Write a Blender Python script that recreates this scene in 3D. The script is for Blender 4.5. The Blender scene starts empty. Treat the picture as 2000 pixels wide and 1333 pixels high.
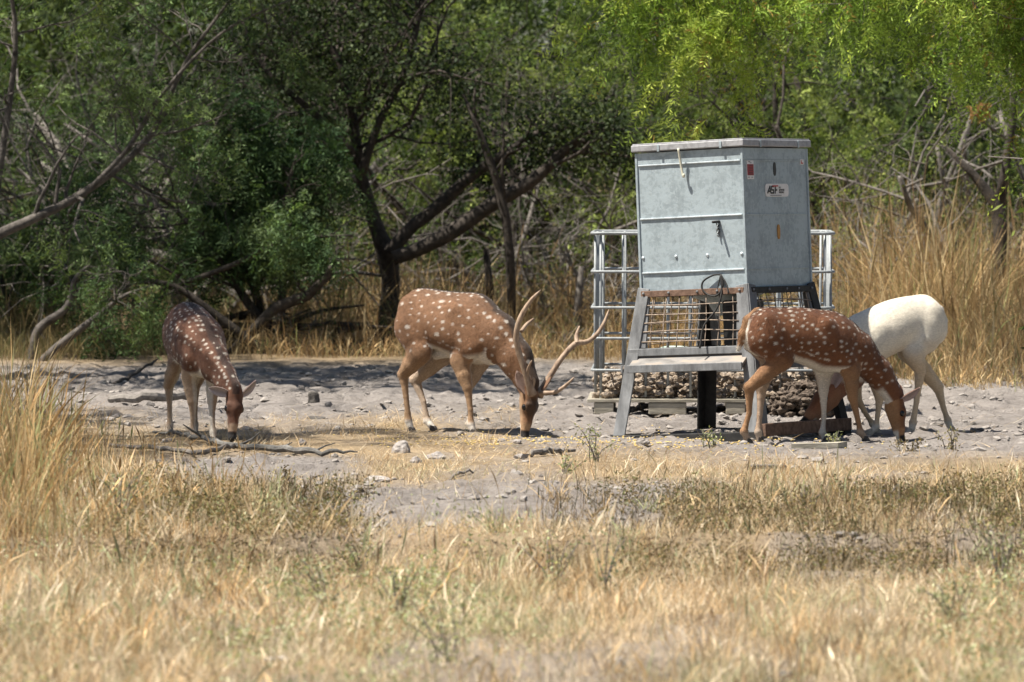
import bpy, math
import numpy as np
from mathutils import Matrix, Vector

# ------------------------------------------------------------------ camera, sky, sun
F_PX = 9900.0        # focal length in pixels of the 2000 px wide photograph
CAM_H = 1.65
V_HOR = 320.0        # row of the horizon in the 2000x1333 photograph
scene = bpy.context.scene
col = scene.collection

cam_data = bpy.data.cameras.new("camera")
cam = bpy.data.objects.new("camera", cam_data)
col.objects.link(cam)
cam.location = (0.0, 0.0, CAM_H)
cam.rotation_euler = (math.radians(90), 0, 0)
cam_data.sensor_width = 36.0
cam_data.lens = F_PX / 2000.0 * 36.0
cam_data.shift_y = -(666.5 - V_HOR) / 2000.0
cam_data.clip_start = 0.5
cam_data.clip_end = 3000.0
cam_data.dof.use_dof = True
cam_data.dof.focus_distance = 30.3
cam_data.dof.aperture_fstop = 5.0
scene.camera = cam

SUN_DIR = Vector((-1.0, -0.22, 2.05)).normalized()     # towards the sun
sun_el = math.asin(SUN_DIR.z)
world = bpy.data.worlds.new("World")
scene.world = world
world.use_nodes = True
wn = world.node_tree.nodes
sky = wn.new("ShaderNodeTexSky")
sky.sky_type = 'NISHITA'
sky.sun_disc = False
sky.sun_elevation = sun_el
sky.sun_rotation = math.atan2(SUN_DIR.x, SUN_DIR.y)
wn["Background"].inputs["Strength"].default_value = 0.05
world.node_tree.links.new(sky.outputs[0], wn["Background"].inputs["Color"])

sun_data = bpy.data.lights.new("sun", 'SUN')
sun_data.energy = 5.0
sun_data.angle = math.radians(0.5)
sun_data.color = (1.0, 0.94, 0.84)
sun = bpy.data.objects.new("sun", sun_data)
col.objects.link(sun)
sun.rotation_euler = (-SUN_DIR).to_track_quat('-Z', 'Y').to_euler()
sun.location = (-20, -5, 25)

scene.view_settings.view_transform = 'Standard'
scene.view_settings.look = 'None'
scene.view_settings.gamma = 1.0
scene.view_settings.exposure = 1.15
scene.view_settings.use_curve_mapping = False
scene.render.engine = 'CYCLES'
scene.cycles.use_denoising = True
scene.cycles.max_bounces = 6
scene.cycles.diffuse_bounces = 2
scene.cycles.glossy_bounces = 2
scene.cycles.transmission_bounces = 4

# ------------------------------------------------------------------ helpers
def P(u, v, y):
    """photo pixel (2000 px wide) at depth y -> world point"""
    return np.array([(u - 1000.0) / F_PX * y, y, CAM_H - (v - V_HOR) / F_PX * y])

def G(u, v):
    """photo pixel on level ground -> world point"""
    y = F_PX * CAM_H / (v - V_HOR)
    return np.array([(u - 1000.0) / F_PX * y, y, 0.0])

def smooth(a, b, x):
    t = np.clip((x - a) / (b - a), 0, 1)
    return t * t * (3 - 2 * t)

def _hash(ix, iy, seed):
    h = (ix.astype(np.int64) * 374761393 + iy.astype(np.int64) * 668265263 + seed * 1442695041) & 0xFFFFFFFF
    h = ((h ^ (h >> 13)) * 1274126177) & 0xFFFFFFFF
    return ((h ^ (h >> 16)) & 0xFFFF) / 65535.0

def vnoise(x, y, seed=0):
    x = np.asarray(x, float); y = np.asarray(y, float)
    ix = np.floor(x); iy = np.floor(y)
    fx = x - ix; fy = y - iy
    fx = fx * fx * (3 - 2 * fx); fy = fy * fy * (3 - 2 * fy)
    a = _hash(ix, iy, seed); b = _hash(ix + 1, iy, seed)
    c = _hash(ix, iy + 1, seed); d = _hash(ix + 1, iy + 1, seed)
    return (a * (1 - fx) + b * fx) * (1 - fy) + (c * (1 - fx) + d * fx) * fy

def fbm(x, y, scale, octaves=4, seed=0):
    s = 0; amp = 0.5; tot = 0
    x = np.asarray(x, float) / scale; y = np.asarray(y, float) / scale
    for o in range(octaves):
        s = s + amp * vnoise(x, y, seed + o * 17); tot += amp
        amp *= 0.5; x = x * 2.03 + 5.1; y = y * 2.03 + 1.7
    return s / tot

def nrm(v):
    v = np.asarray(v, float)
    return v / np.maximum(np.linalg.norm(v, axis=-1, keepdims=True), 1e-9)

def make_mesh(name, V, F, colors=None, smooth_shade=False, mats=None, mat_idx=None):
    """V (n,3); F: list of integer arrays (m,3) / (m,4)"""
    if isinstance(F, np.ndarray):
        F = [F]
    F = [f for f in F if f is not None and len(f)]
    V = np.asarray(V, np.float32)
    me = bpy.data.meshes.new(name)
    me.vertices.add(len(V))
    me.vertices.foreach_set("co", V.ravel())
    loops = np.concatenate([f.ravel() for f in F]).astype(np.int32)
    sizes = np.concatenate([np.full(len(f), f.shape[1]) for f in F])
    starts = np.concatenate([[0], np.cumsum(sizes)[:-1]]).astype(np.int32)
    me.loops.add(len(loops))
    me.loops.foreach_set("vertex_index", loops)
    me.polygons.add(len(sizes))
    me.polygons.foreach_set("loop_start", starts)
    if smooth_shade is True:
        me.polygons.foreach_set("use_smooth", np.ones(len(sizes), bool))
    else:
        me.polygons.foreach_set("use_smooth", np.zeros(len(sizes), bool))
    if mat_idx is not None:
        me.polygons.foreach_set("material_index", np.asarray(mat_idx, np.int32))
    if colors is not None:
        a = me.attributes.new("Col", 'FLOAT_COLOR', 'POINT')
        c = np.ones((len(V), 4), np.float32); c[:, :3] = colors
        a.data.foreach_set("color", c.ravel())
    for m in (mats or []):
        me.materials.append(m)
    me.update(calc_edges=True)
    return me

def link(name, me, parent=None, loc=None, label=None, cat=None, group=None, kind=None):
    o = bpy.data.objects.new(name, me)
    col.objects.link(o)
    if parent is not None:
        o.parent = parent
    if loc is not None:
        o.location = loc
    tag(o, label, cat, group, kind)
    return o

def tag(o, label=None, cat=None, group=None, kind=None):
    if label: o["label"] = label
    if cat: o["category"] = cat
    if group: o["group"] = group
    if kind: o["kind"] = kind
    return o

class MB:
    """collects pieces into one mesh"""
    def __init__(self):
        self.V = []; self.F3 = []; self.F4 = []; self.C = []; self.n = 0
    def add(self, V, F, c=None):
        V = np.asarray(V, float)
        F = np.asarray(F, int)
        if F.shape[1] == 3: self.F3.append(F + self.n)
        else: self.F4.append(F + self.n)
        self.V.append(V); self.n += len(V)
        if c is not None:
            c = np.asarray(c, float)
            self.C.append(np.broadcast_to(c, (len(V), 3)))
        return self
    def box(self, c, size, R=None):
        h = np.array(size) / 2.0
        v = np.array([[x, y, z] for x in (-1, 1) for y in (-1, 1) for z in (-1, 1)], float) * h
        if R is not None: v = v @ np.asarray(R).T
        v = v + np.asarray(c)
        f = [[0, 1, 3, 2], [4, 6, 7, 5], [0, 4, 5, 1], [2, 3, 7, 6], [0, 2, 6, 4], [1, 5, 7, 3]]
        return self.add(v, f)
    def tube(self, pts, radii, n=6, c=None, cap=True):
        V, F = tube(pts, radii, n, cap)
        self.add(V, F, c)
        return self
    def beam(self, a, b, w, t, up=(0, 0, 1)):
        """rectangular bar from a to b, w across, t along 'up'"""
        a = np.asarray(a, float); b = np.asarray(b, float)
        d = nrm(b - a); s = nrm(np.cross(d, up)); u = np.cross(s, d)
        v = []
        for p in (a, b):
            for sx, sy in ((-1, -1), (1, -1), (1, 1), (-1, 1)):
                v.append(p + s * sx * w / 2 + u * sy * t / 2)
        f = [[0, 1, 2, 3], [7, 6, 5, 4], [0, 4, 5, 1], [1, 5, 6, 2], [2, 6, 7, 3], [3, 7, 4, 0]]
        return self.add(v, f)
    def mesh(self, name, mats, smooth_shade=False):
        F = []
        if self.F4: F.append(np.concatenate(self.F4))
        if self.F3: F.append(np.concatenate(self.F3))
        C = np.concatenate(self.C) if self.C else None
        return make_mesh(name, np.concatenate(self.V), F, C, smooth_shade, mats if isinstance(mats, list) else [mats])
    def build(self, name, mat, parent=None, smooth_shade=False, bevel=0, **kw):
        o = link(name, self.mesh(name, mat, smooth_shade), parent, **kw)
        if bevel:
            m = o.modifiers.new("bevel", 'BEVEL'); m.width = bevel; m.segments = 2; m.limit_method = 'ANGLE'
        return o

def tube(pts, radii, n=6, cap=True):
    pts = np.asarray(pts, float)
    m = len(pts)
    radii = np.broadcast_to(np.asarray(radii, float), (m,))
    t = np.zeros_like(pts)
    t[1:-1] = pts[2:] - pts[:-2]; t[0] = pts[1] - pts[0]; t[-1] = pts[-1] - pts[-2]
    t = nrm(t)
    ref = np.array([0, 0, 1.0]) if abs(t[0][2]) < 0.9 else np.array([1.0, 0, 0])
    s = nrm(np.cross(t[0], ref))
    ang = np.arange(n) / n * 2 * math.pi
    V = np.zeros((m, n, 3))
    for i in range(m):
        s = nrm(s - t[i] * np.dot(s, t[i])); b = np.cross(t[i], s)
        V[i] = pts[i] + radii[i] * (np.cos(ang)[:, None] * s + np.sin(ang)[:, None] * b)
    V = V.reshape(-1, 3)
    i = np.arange(m - 1)[:, None] * n; j = np.arange(n)[None]; k = (j + 1) % n
    F = np.stack([i + j, i + k, i + n + k, i + n + j], -1).reshape(-1, 4)
    if cap:
        c0 = len(V); V = np.vstack([V, pts[0], pts[-1]])
        e = []
        for q in range(0, n, 2):
            a_, b_, c_ = q, (q + 1) % n, (q + 2) % n
            e.append([c0, c_, b_, a_])
            o = (m - 1) * n
            e.append([c0 + 1, o + a_, o + b_, o + c_])
        F = np.vstack([F, e])
    return V, F

def spline(pts, n):
    """Catmull-Rom through the rows of pts (any width), n samples"""
    p = np.asarray(pts, float)
    p = np.vstack([2 * p[0] - p[1], p, 2 * p[-1] - p[-2]])
    m = len(p) - 3
    t = np.linspace(0, m - 1e-6, n)
    i = t.astype(int); f = (t - i)[:, None]
    a, b, c, d = p[i], p[i + 1], p[i + 2], p[i + 3]
    return 0.5 * (2 * b + (c - a) * f + (2 * a - 5 * b + 4 * c - d) * f ** 2 + (3 * b - a - 3 * c + d) * f ** 3)

# ------------------------------------------------------------------ materials
def new_mat(name):
    m = bpy.data.materials.new(name); m.use_nodes = True
    return m, m.node_tree.nodes, m.node_tree.links, m.node_tree.nodes["Principled BSDF"]

def ramp(nodes, stops):
    r = nodes.new("ShaderNodeValToRGB")
    while len(r.color_ramp.elements) > 1: r.color_ramp.elements.remove(r.color_ramp.elements[-1])
    r.color_ramp.elements[0].position = stops[0][0]; r.color_ramp.elements[0].color = (*stops[0][1], 1)
    for p_, c_ in stops[1:]:
        e = r.color_ramp.elements.new(p_); e.color = (*c_, 1)
    return r

def noise_node(nodes, links, scale, detail=4, rough=0.6, coord="Object", stretch=None):
    tc = nodes.new("ShaderNodeTexCoord")
    n = nodes.new("ShaderNodeTexNoise")
    n.inputs["Scale"].default_value = scale; n.inputs["Detail"].default_value = detail
    n.inputs["Roughness"].default_value = rough
    if stretch:
        mp = nodes.new("ShaderNodeMapping"); mp.inputs["Scale"].default_value = stretch
        links.new(tc.outputs[coord], mp.inputs[0]); links.new(mp.outputs[0], n.inputs["Vector"])
    else:
        links.new(tc.outputs[coord], n.inputs["Vector"])
    return n

def mat_noise(name, c1, c2, scale=8, rough=0.85, bump=0.0, bump_scale=None, metallic=0.0, stretch=None, detail=5, spec=0.3, c3=None):
    m, N, L, b = new_mat(name)
    n = noise_node(N, L, scale, detail, 0.65, stretch=stretch)
    st = [(0.3, c1), (0.7, c2)] if c3 is None else [(0.28, c1), (0.5, c2), (0.7, c3)]
    r = ramp(N, st)
    L.new(n.outputs["Fac"], r.inputs[0]); L.new(r.outputs[0], b.inputs["Base Color"])
    b.inputs["Roughness"].default_value = rough; b.inputs["Metallic"].default_value = metallic
    b.inputs["Specular IOR Level"].default_value = spec
    if bump:
        n2 = noise_node(N, L, bump_scale or scale * 4, 5, 0.7, stretch=stretch)
        bp = N.new("ShaderNodeBump"); bp.inputs["Strength"].default_value = 1.0; bp.inputs["Distance"].default_value = bump
        L.new(n2.outputs["Fac"], bp.inputs["Height"]); L.new(bp.outputs[0], b.inputs["Normal"])
    return m

def mat_leaf(name, trans=0.45, rough=0.55, gain=1.0, tint=(1.15, 1.25, 0.6)):
    """leaf and blade material: the piece's own colour from 'Col', some light passing through"""
    m, N, L, b = new_mat(name)
    at = N.new("ShaderNodeAttribute"); at.attribute_name = "Col"
    b.inputs["Roughness"].default_value = rough
    b.inputs["Specular IOR Level"].default_value = 0.08
    L.new(at.outputs["Color"], b.inputs["Base Color"])
    tr = N.new("ShaderNodeBsdfTranslucent")
    mx = N.new("ShaderNodeMix"); mx.data_type = 'RGBA'; mx.blend_type = 'MULTIPLY'
    mx.inputs[0].default_value = 1.0; mx.inputs[7].default_value = (*tint, 1)
    L.new(at.outputs["Color"], mx.inputs[6]); L.new(mx.outputs[2], tr.inputs["Color"])
    ms = N.new("ShaderNodeMixShader"); ms.inputs[0].default_value = trans
    L.new(b.outputs[0], ms.inputs[1]); L.new(tr.outputs[0], ms.inputs[2])
    L.new(ms.outputs[0], N["Material Output"].inputs["Surface"])
    return m

M_LEAF = mat_leaf("leaf", 0.28)
M_GRASS = mat_leaf("dry_grass_blade", 0.3, 0.6, tint=(1.0, 1.0, 0.95))
M_BARK = mat_noise("bark_dark", (0.022, 0.018, 0.015), (0.085, 0.07, 0.058), 14, 0.9, 0.012, 40)
M_BARK_GREY = mat_noise("bark_grey", (0.07, 0.06, 0.053), (0.20, 0.18, 0.16), 16, 0.9, 0.006, 50)
M_BARK_MID = mat_noise("bark_weathered", (0.035, 0.03, 0.026), (0.15, 0.132, 0.118), 16, 0.9, 0.006, 50)
M_DEADWOOD = mat_noise("dead_wood", (0.09, 0.08, 0.07), (0.27, 0.245, 0.22), 18, 0.9, 0.006, 60)
M_LOG = mat_noise("log_bark", (0.045, 0.043, 0.038), (0.19, 0.18, 0.165), 14, 0.9, 0.01, 45)
M_STONE = mat_noise("stone", (0.20, 0.18, 0.165), (0.46, 0.42, 0.39), 22, 0.9, 0.006, 60)
M_CLOD = mat_noise("soil_clod", (0.16, 0.14, 0.125), (0.36, 0.33, 0.30), 18, 0.95, 0.008, 60)
M_DARKCLOD = mat_noise("dark_clod", (0.05, 0.045, 0.04), (0.15, 0.135, 0.12), 18, 0.95, 0.008, 60)
M_MUCK = mat_noise("crusted_soil", (0.07, 0.05, 0.036), (0.29, 0.225, 0.165), 26, 0.95, 0.01, 80, c3=(0.46, 0.41, 0.35))
# ------------------------------------------------------------------ ground
def bank_edge(x):
    return 22.45 + 0.5 * (fbm(x, x * 0 + 3.3, 0.9, 3, 11) - 0.5) + 0.03 * x

def soil_mask(x, y):
    """1 where bare grey soil shows, 0 where straw covers it"""
    n = fbm(x, y * 0.35, 0.7, 4, 21)
    n2 = fbm(x, y * 0.3, 2.0, 3, 33)
    v = V_HOR + F_PX * CAM_H / np.maximum(y, 1)
    u = 1000 + F_PX * x / np.maximum(y, 1)
    # the trampled clearing, then straw band, then grey strip in front of it
    clear = smooth(700, 725, v) * (1 - smooth(800, 860, v + 90 * (n - 0.5)))
    clear = np.maximum(clear, smooth(690, 720, v) * (1 - smooth(868, 905, v + 70 * (n2 - 0.5))) * smooth(900, 1080, u))
    strip = smooth(925, 955, v + 40 * (n - 0.5)) * (1 - smooth(1005, 1050, v + 60 * (n - 0.5))) * smooth(480, 640, u + 120 * (n2 - .5)) * (1 - smooth(1250, 1500, u + 160 * (n2 - .5)))
    left = smooth(880, 900, v) * (1 - smooth(925, 960, v)) * smooth(250, 380, u) * (1 - smooth(640, 760, u))
    patch = 0.55 * smooth(0.52, 0.66, n) * smooth(820, 900, v)
    bare = smooth(1230, 1270, v) * smooth(0.45, 0.6, fbm(x, y * .4, .8, 3, 77))
    return np.clip(np.maximum.reduce([clear, strip * 0.95, left, patch, bare * 0.8]), 0, 1)

def ground_z(x, y):
    x = np.asarray(x, float); y = np.asarray(y, float)
    near = (y > 10) & (y < 60) & (np.abs(x) < 12)
    z = np.zeros(np.broadcast(x, y).shape)
    low = smooth(0.0, 0.16, bank_edge(x) - y)
    z = z - 0.11 * low
    z = z + 0.05 * (fbm(x, y, 3.0, 2, 5) - 0.5) * (smooth(36, 44, y) + low)
    z = z + 0.026 * (fbm(x, y, 0.45, 3, 8) - 0.5)
    m = soil_mask(x, y)
    pock = np.maximum(0, 0.42 - fbm(x, y, 0.16, 2, 91)) * 0.17 + np.maximum(0, fbm(x, y, 0.11, 2, 92) - 0.6) * 0.10 - 0.004
    z = z + m * (-pock * 2.6 * (pock > 0)) + m * 0.15 * np.maximum(0, fbm(x, y, 0.22, 3, 44) - 0.55)
    return np.where(near, z, 0.0)

def axis(parts):
    out = []
    for a, b, s in parts:
        out.append(np.arange(a, b, s))
    out.append([parts[-1][1]])
    return np.concatenate(out)

gx = axis([(-600, -60, 60), (-60, -12, 6), (-12, -5.2, 0.35), (-5.2, 5.2, 0.048), (5.2, 12, 0.35), (12, 60, 6), (60, 600, 60)])
gy = axis([(-100, 0, 20), (0, 14, 1.0), (14, 21.5, 0.09), (21.5, 41, 0.047), (41, 60, 0.3), (60, 120, 6), (120, 900, 60)])
X, Y = np.meshgrid(gx, gy)
Z = ground_z(X, Y)
V = np.stack([X, Y, Z], -1).reshape(-1, 3)
nx, ny = len(gx), len(gy)
i = np.arange(ny - 1)[:, None] * nx; j = np.arange(nx - 1)[None]
Fg = np.stack([i + j, i + j + 1, i + nx + j + 1, i + nx + j], -1).reshape(-1, 4)
mask = soil_mask(V[:, 0], V[:, 1])
tn = (.5 * fbm(V[:, 0], V[:, 1], 0.5, 4, 60) + .5 * fbm(V[:, 0], V[:, 1], 0.11, 3, 61))[:, None]
soil = np.array([0.345, 0.312, 0.288]) * (0.5 + 0.95 * tn)
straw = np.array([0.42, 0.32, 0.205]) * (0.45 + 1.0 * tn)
far_litter = np.array([0.20, 0.145, 0.085]) * (0.7 + 0.6 * tn)
fl = smooth(41, 45, V[:, 1])[:, None]
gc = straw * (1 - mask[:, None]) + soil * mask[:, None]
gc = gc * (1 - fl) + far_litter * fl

m, N, L, b = new_mat("ground_soil")
at = N.new("ShaderNodeAttribute"); at.attribute_name = "Col"
n1 = noise_node(N, L, 28, 6, 0.72)
n2 = noise_node(N, L, 160, 3, 0.7)
mul = N.new("ShaderNodeMix"); mul.data_type = 'RGBA'; mul.blend_type = 'MULTIPLY'; mul.inputs[0].default_value = 0.8
r = ramp(N, [(0.25, (0.45, 0.43, 0.42)), (0.5, (0.95, 0.94, 0.93)), (0.75, (1.25, 1.25, 1.25))])
L.new(n1.outputs["Fac"], r.inputs[0])
L.new(at.outputs["Color"], mul.inputs[6]); L.new(r.outputs[0], mul.inputs[7])
L.new(mul.outputs[2], b.inputs["Base Color"])
b.inputs["Roughness"].default_value = 0.95; b.inputs["Specular IOR Level"].default_value = 0.1
add = N.new("ShaderNodeMath"); add.operation = 'ADD'
L.new(n1.outputs["Fac"], add.inputs[0]); L.new(n2.outputs["Fac"], add.inputs[1])
bp = N.new("ShaderNodeBump"); bp.inputs["Distance"].default_value = 0.022; bp.inputs["Strength"].default_value = 1.0
L.new(add.outputs[0], bp.inputs["Height"]); L.new(bp.outputs[0], b.inputs["Normal"])
M_GROUND = m
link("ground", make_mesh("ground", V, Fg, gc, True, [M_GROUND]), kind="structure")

# ------------------------------------------------------------------ deer: one continuous surface each
def surface_nets(D, org, h):
    """D: signed distances on a grid; returns vertices and quads of the zero surface"""
    S = D < 0
    nx, ny, nz = D.shape
    cx, cy, cz = nx - 1, ny - 1, nz - 1
    cnt = np.zeros((cx, cy, cz), np.int8)
    for dx in (0, 1):
        for dy in (0, 1):
            for dz in (0, 1):
                cnt += S[dx:dx + cx, dy:dy + cy, dz:dz + cz]
    act = (cnt > 0) & (cnt < 8)
    idx = np.full(act.shape, -1, np.int64)
    ids = np.argwhere(act)
    idx[act] = np.arange(len(ids))
    acc = np.zeros((len(ids), 3)); num = np.zeros(len(ids))
    corners = [(dx, dy, dz) for dx in (0, 1) for dy in (0, 1) for dz in (0, 1)]
    for ax in range(3):
        for c in corners:
            if c[ax]: continue
            c2 = list(c); c2[ax] = 1
            a = D[ids[:, 0] + c[0], ids[:, 1] + c[1], ids[:, 2] + c[2]]
            b = D[ids[:, 0] + c2[0], ids[:, 1] + c2[1], ids[:, 2] + c2[2]]
            mm = (a < 0) != (b < 0)
            t = np.where(mm, a / np.where(mm, a - b, 1), 0)
            p = np.tile(np.array(c, float), (len(ids), 1)); p[:, ax] += t
            acc += p * mm[:, None]; num += mm
    V = (ids + acc / np.maximum(num, 1)[:, None]) * h + org
    Q = []
    for ax in range(3):
        sl0 = [slice(None)] * 3; sl1 = [slice(None)] * 3
        sl0[ax] = slice(0, -1); sl1[ax] = slice(1, None)
        A = S[tuple(sl0)]; B = S[tuple(sl1)]
        e = np.argwhere(A != B)
        u, v = [q for q in range(3) if q != ax]
        e = e[(e[:, u] > 0) & (e[:, v] > 0) & (e[:, u] < D.shape[u] - 1) & (e[:, v] < D.shape[v] - 1)]
        inside = A[e[:, 0], e[:, 1], e[:, 2]]
        q = []
        for du, dv in ((-1, -1), (0, -1), (0, 0), (-1, 0)):
            c = e.copy(); c[:, u] += du; c[:, v] += dv
            q.append(idx[c[:, 0], c[:, 1], c[:, 2]])
        q = np.stack(q, 1)
        flip = inside if ax != 1 else ~inside
        q[~flip] = q[~flip][:, ::-1]
        Q.append(q)
    Q = np.concatenate(Q)
    return V, Q[(Q >= 0).all(1)]

class Torso:
    def __init__(self, st):
        st = np.array(st, float)                      # x, zc, hh, hw, yc
        self.xs = np.linspace(st[0, 0], st[-1, 0], 160)
        d = spline(st, 160)
        self.xs = np.maximum.accumulate(d[:, 0])
        self.d = d
    def at(self, x):
        return [np.interp(x, self.xs, self.d[:, c]) for c in (1, 2, 3, 4)]
    def dist(self, x, y, z):
        zc, hh, hw, yc = self.at(x)
        zr = (z - zc) / hh
        w = hw * (1.0 - 0.12 * np.clip(zr, -1, 1))      # a little broader below the spine
        q = np.sqrt(((y - yc) / w) ** 2 + zr ** 2)
        d = (q - 1) * np.minimum(hh, hw)
        out = np.maximum(self.xs[0] - x, 0) + np.maximum(x - self.xs[-1], 0)
        return np.where(out > 0, np.sqrt(np.maximum(d, 0) ** 2 + out ** 2) + 0.001, d)

def cap_dist(x, y, z, a, b, ra, rb, lat=None, sq=1.0):
    a = np.asarray(a, float); b = np.asarray(b, float)
    ab = b - a
    px, py, pz = x - a[0], y - a[1], z - a[2]
    t = np.clip((px * ab[0] + py * ab[1] + pz * ab[2]) / max(ab @ ab, 1e-9), 0, 1)
    qx, qy, qz = px - t * ab[0], py - t * ab[1], pz - t * ab[2]
    if lat is not None and sq != 1.0:
        c = (qx * lat[0] + qy * lat[1] + qz * lat[2]) * (1 / sq - 1)
        qx = qx + c * lat[0]; qy = qy + c * lat[1]; qz = qz + c * lat[2]
    return np.sqrt(qx * qx + qy * qy + qz * qz) - (ra + (rb - ra) * t)

def make_deer(name, label, loc, theta, torso, legs, neck, head, style, antlers=None, tail=None, ear_dirs=None, seed=1, bumps=()):
    """torso: stations in the deer's own frame (x forward, y left, z up). legs: four lists of (x,y,z,r).
    neck: list of (x,y,z,r). head: dict(poll, d, n, size). Joint points are in the deer's own frame."""
    rng = np.random.default_rng(seed)
    h = 0.0062
    T = Torso(torso)
    hd = nrm(head['d']); hn = np.array(head['n'], float); hn = nrm(hn - hd * (hn @ hd)); hl = np.cross(hn, hd)
    s = head.get('size', 1.0); poll = np.array(head['poll'], float)
    def H(a, n_, l_): return poll + (hd * a + hn * n_ + hl * l_) * s
    def refine(leg):
        p = [np.array(q, float) for q in leg]
        up, el, jn, cn, ft, hf = p
        def mid(a, b_, t, r): q = a * (1 - t) + b_ * t; q[3] = r; return q
        return [up, el, mid(el, jn, .55, el[3] * .62 + jn[3] * .30), jn, mid(jn, cn, .35, jn[3] * .70), mid(cn, cn, 0, cn[3] * .80), mid(cn, ft, .7, cn[3] * .84), ft, mid(ft, hf, .5, ft[3] * .80), mid(hf, hf, 0, hf[3] * .85)]
    legs = [refine(l_) for l_ in legs]
    prims = []                                           # a, b, ra, rb, k, lateral, squash, tag
    for k, leg in enumerate(legs):
        for q in range(len(leg) - 1):
            a, b2 = leg[q], leg[q + 1]
            kk = 0.045 if q == 0 else (0.03 if q == 1 else 0.008)
            sq = 0.62 if q == 0 else (0.75 if q == 1 else 0.9)
            prims.append((a[:3], b2[:3], a[3], b2[3], kk, (0, 1, 0), sq, 'leg%d' % k))
    for q in range(len(neck) - 1):
        a, b2 = neck[q], neck[q + 1]
        prims.append((a[:3], b2[:3], a[3], b2[3], 0.05, (0, 1, 0), 0.72, 'neck'))
    for (a, b2, ra, rb, kk, sq) in bumps:
        prims.append((a, b2, ra, rb, kk, (0, 1, 0), sq, 'torso'))
    hp = [(H(.03, -.005, 0), H(.10, 0, 0), .060, .056, .03, .88), (H(.10, .004, 0), H(.20, -.002, 0), .052, .036, .02, .80),
          (H(.20, -.004, 0), H(.275, -.008, 0), .036, .029, .015, .85), (H(.06, -.05, 0), H(.22, -.03, 0), .036, .020, .025, .62),
          (H(.286, .004, 0), H(.292, -.012, 0), .021, .017, .01, 1.1), (H(.085, .030, .034), H(.115, .026, .034), .018, .014, .012, 1),
          (H(.085, .030, -.034), H(.115, .026, -.034), .018, .014, .012, 1)]
    for (a, b2, ra, rb, kk, sq) in hp:
        prims.append((a, b2, ra * s, rb * s, kk, hl, sq, 'head'))
    if tail:
        for q in range(len(tail) - 1):
            a, b2 = tail[q], tail[q + 1]
            prims.append((a[:3], b2[:3], a[3], b2[3], 0.015, (0, 1, 0), 0.8, 'tail'))
    ends = np.array([p[0] for p in prims] + [p[1] for p in prims])
    lo = np.minimum(ends.min(0), [T.xs[0], -.2, .3]) - 0.16
    hi = np.maximum(ends.max(0), [T.xs[-1], .2, .95]) + 0.16
    lo[2] = max(lo[2], -0.05); hi[2] = 1.0
    n = np.ceil((hi - lo) / h).astype(int)
    ax = [lo[c] + np.arange(n[c]) * h for c in range(3)]
    D = np.full(n, 1.0, np.float32)
    gx_, gy_, gz_ = [g.astype(np.float32) for g in np.meshgrid(*ax, indexing='ij', sparse=True)]
    D[:] = np.minimum(T.dist(gx_, gy_, gz_), 1.0)
    for (a, b2, ra, rb, k, lat, sq, tg) in prims:
        a = np.asarray(a, float); b2 = np.asarray(b2, float)
        mrg = max(ra, rb) + k + 0.02
        i0 = np.clip(((np.minimum(a, b2) - mrg - lo) / h).astype(int), 0, n - 1)
        i1 = np.clip(((np.maximum(a, b2) + mrg - lo) / h).astype(int) + 2, 1, n)
        sl = tuple(slice(i0[c], i1[c]) for c in range(3))
        d = cap_dist(gx_[i0[0]:i1[0]], gy_[:, i0[1]:i1[1]], gz_[:, :, i0[2]:i1[2]], a, b2, ra, rb, np.asarray(lat, float), sq)
        o = D[sl]
        e = np.maximum(k - np.abs(o - d), 0) / k
        D[sl] = np.minimum(o, d) - e * e * k * 0.25
    V, Q = surface_nets(D, lo, h)
    # ---- coat
    X, Yv, Zv = V[:, 0], V[:, 1], V[:, 2]
    best = T.dist(X, Yv, Zv); region = np.zeros(len(V), int); tags = ['torso']
    for (a, b2, ra, rb, k, lat, sq, tg) in prims:
        d = cap_dist(X, Yv, Zv, a, b2, ra, rb, np.asarray(lat, float), sq)
        if tg not in tags: tags.append(tg)
        w = d < best - 0.002
        region[w] = tags.index(tg); best = np.where(w, d, best)
    def isr(*t): return np.isin(region, [tags.index(q) for q in t if q in tags])
    zc, hh, hw, yc = T.at(X)
    zr = (Zv - zc) / hh
    noise = fbm(X * 1.0 + 7 * Yv, Zv - 3 * Yv, 0.035, 3, seed)[:, None]
    big = fbm(X + 2 * Yv, Zv + Yv, 0.22, 2, seed + 5)[:, None]
    base = np.array(style['coat']); dark = np.array(style['dark']); white = np.array(style['white']); tan = np.array(style['tan'])
    C = np.tile(base, (len(V), 1)) * (0.8 + 0.3 * noise + 0.2 * big)
    def mixc(c, w):
        nonlocal C
        w = np.clip(w, 0, 1)[:, None]; C = C * (1 - w) + np.asarray(c) * w
    leg_m = isr('leg0', 'leg1', 'leg2', 'leg3')
    # upper back a shade darker, flanks of the coat's own tone
    mixc(dark, 0.5 * smooth(0.55, 0.95, zr) * isr('torso'))
    mixc(tan, smooth(0.56, 0.36, Zv) * leg_m * 0.9)
    mixc(white, isr('torso') * smooth(-0.72, -0.9, zr) * smooth(-.20, -.12, X))
    inner = np.zeros(len(V))
    for k, leg in enumerate(legs):
        sy = np.sign(leg[0][1])
        lx = np.interp(Zv, [p[2] for p in leg][::-1], [p[1] for p in leg][::-1])
        inner = np.where(isr('leg%d' % k), smooth(0.004, -0.012, (Yv - lx) * sy), inner)
    mixc(white, inner * smooth(0.62, 0.5, Zv) * np.where(X > 0, style.get('inner_f', .8), style.get('inner_h', .3)))
    mixc(white, leg_m * smooth(0.085, 0.055, Zv) * style.get('socks', 0.4))
    # head
    rel = V - poll
    ha = rel @ hd / s; hnn = rel @ hn / s; hll = rel @ hl / s
    hm = isr('head')
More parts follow.
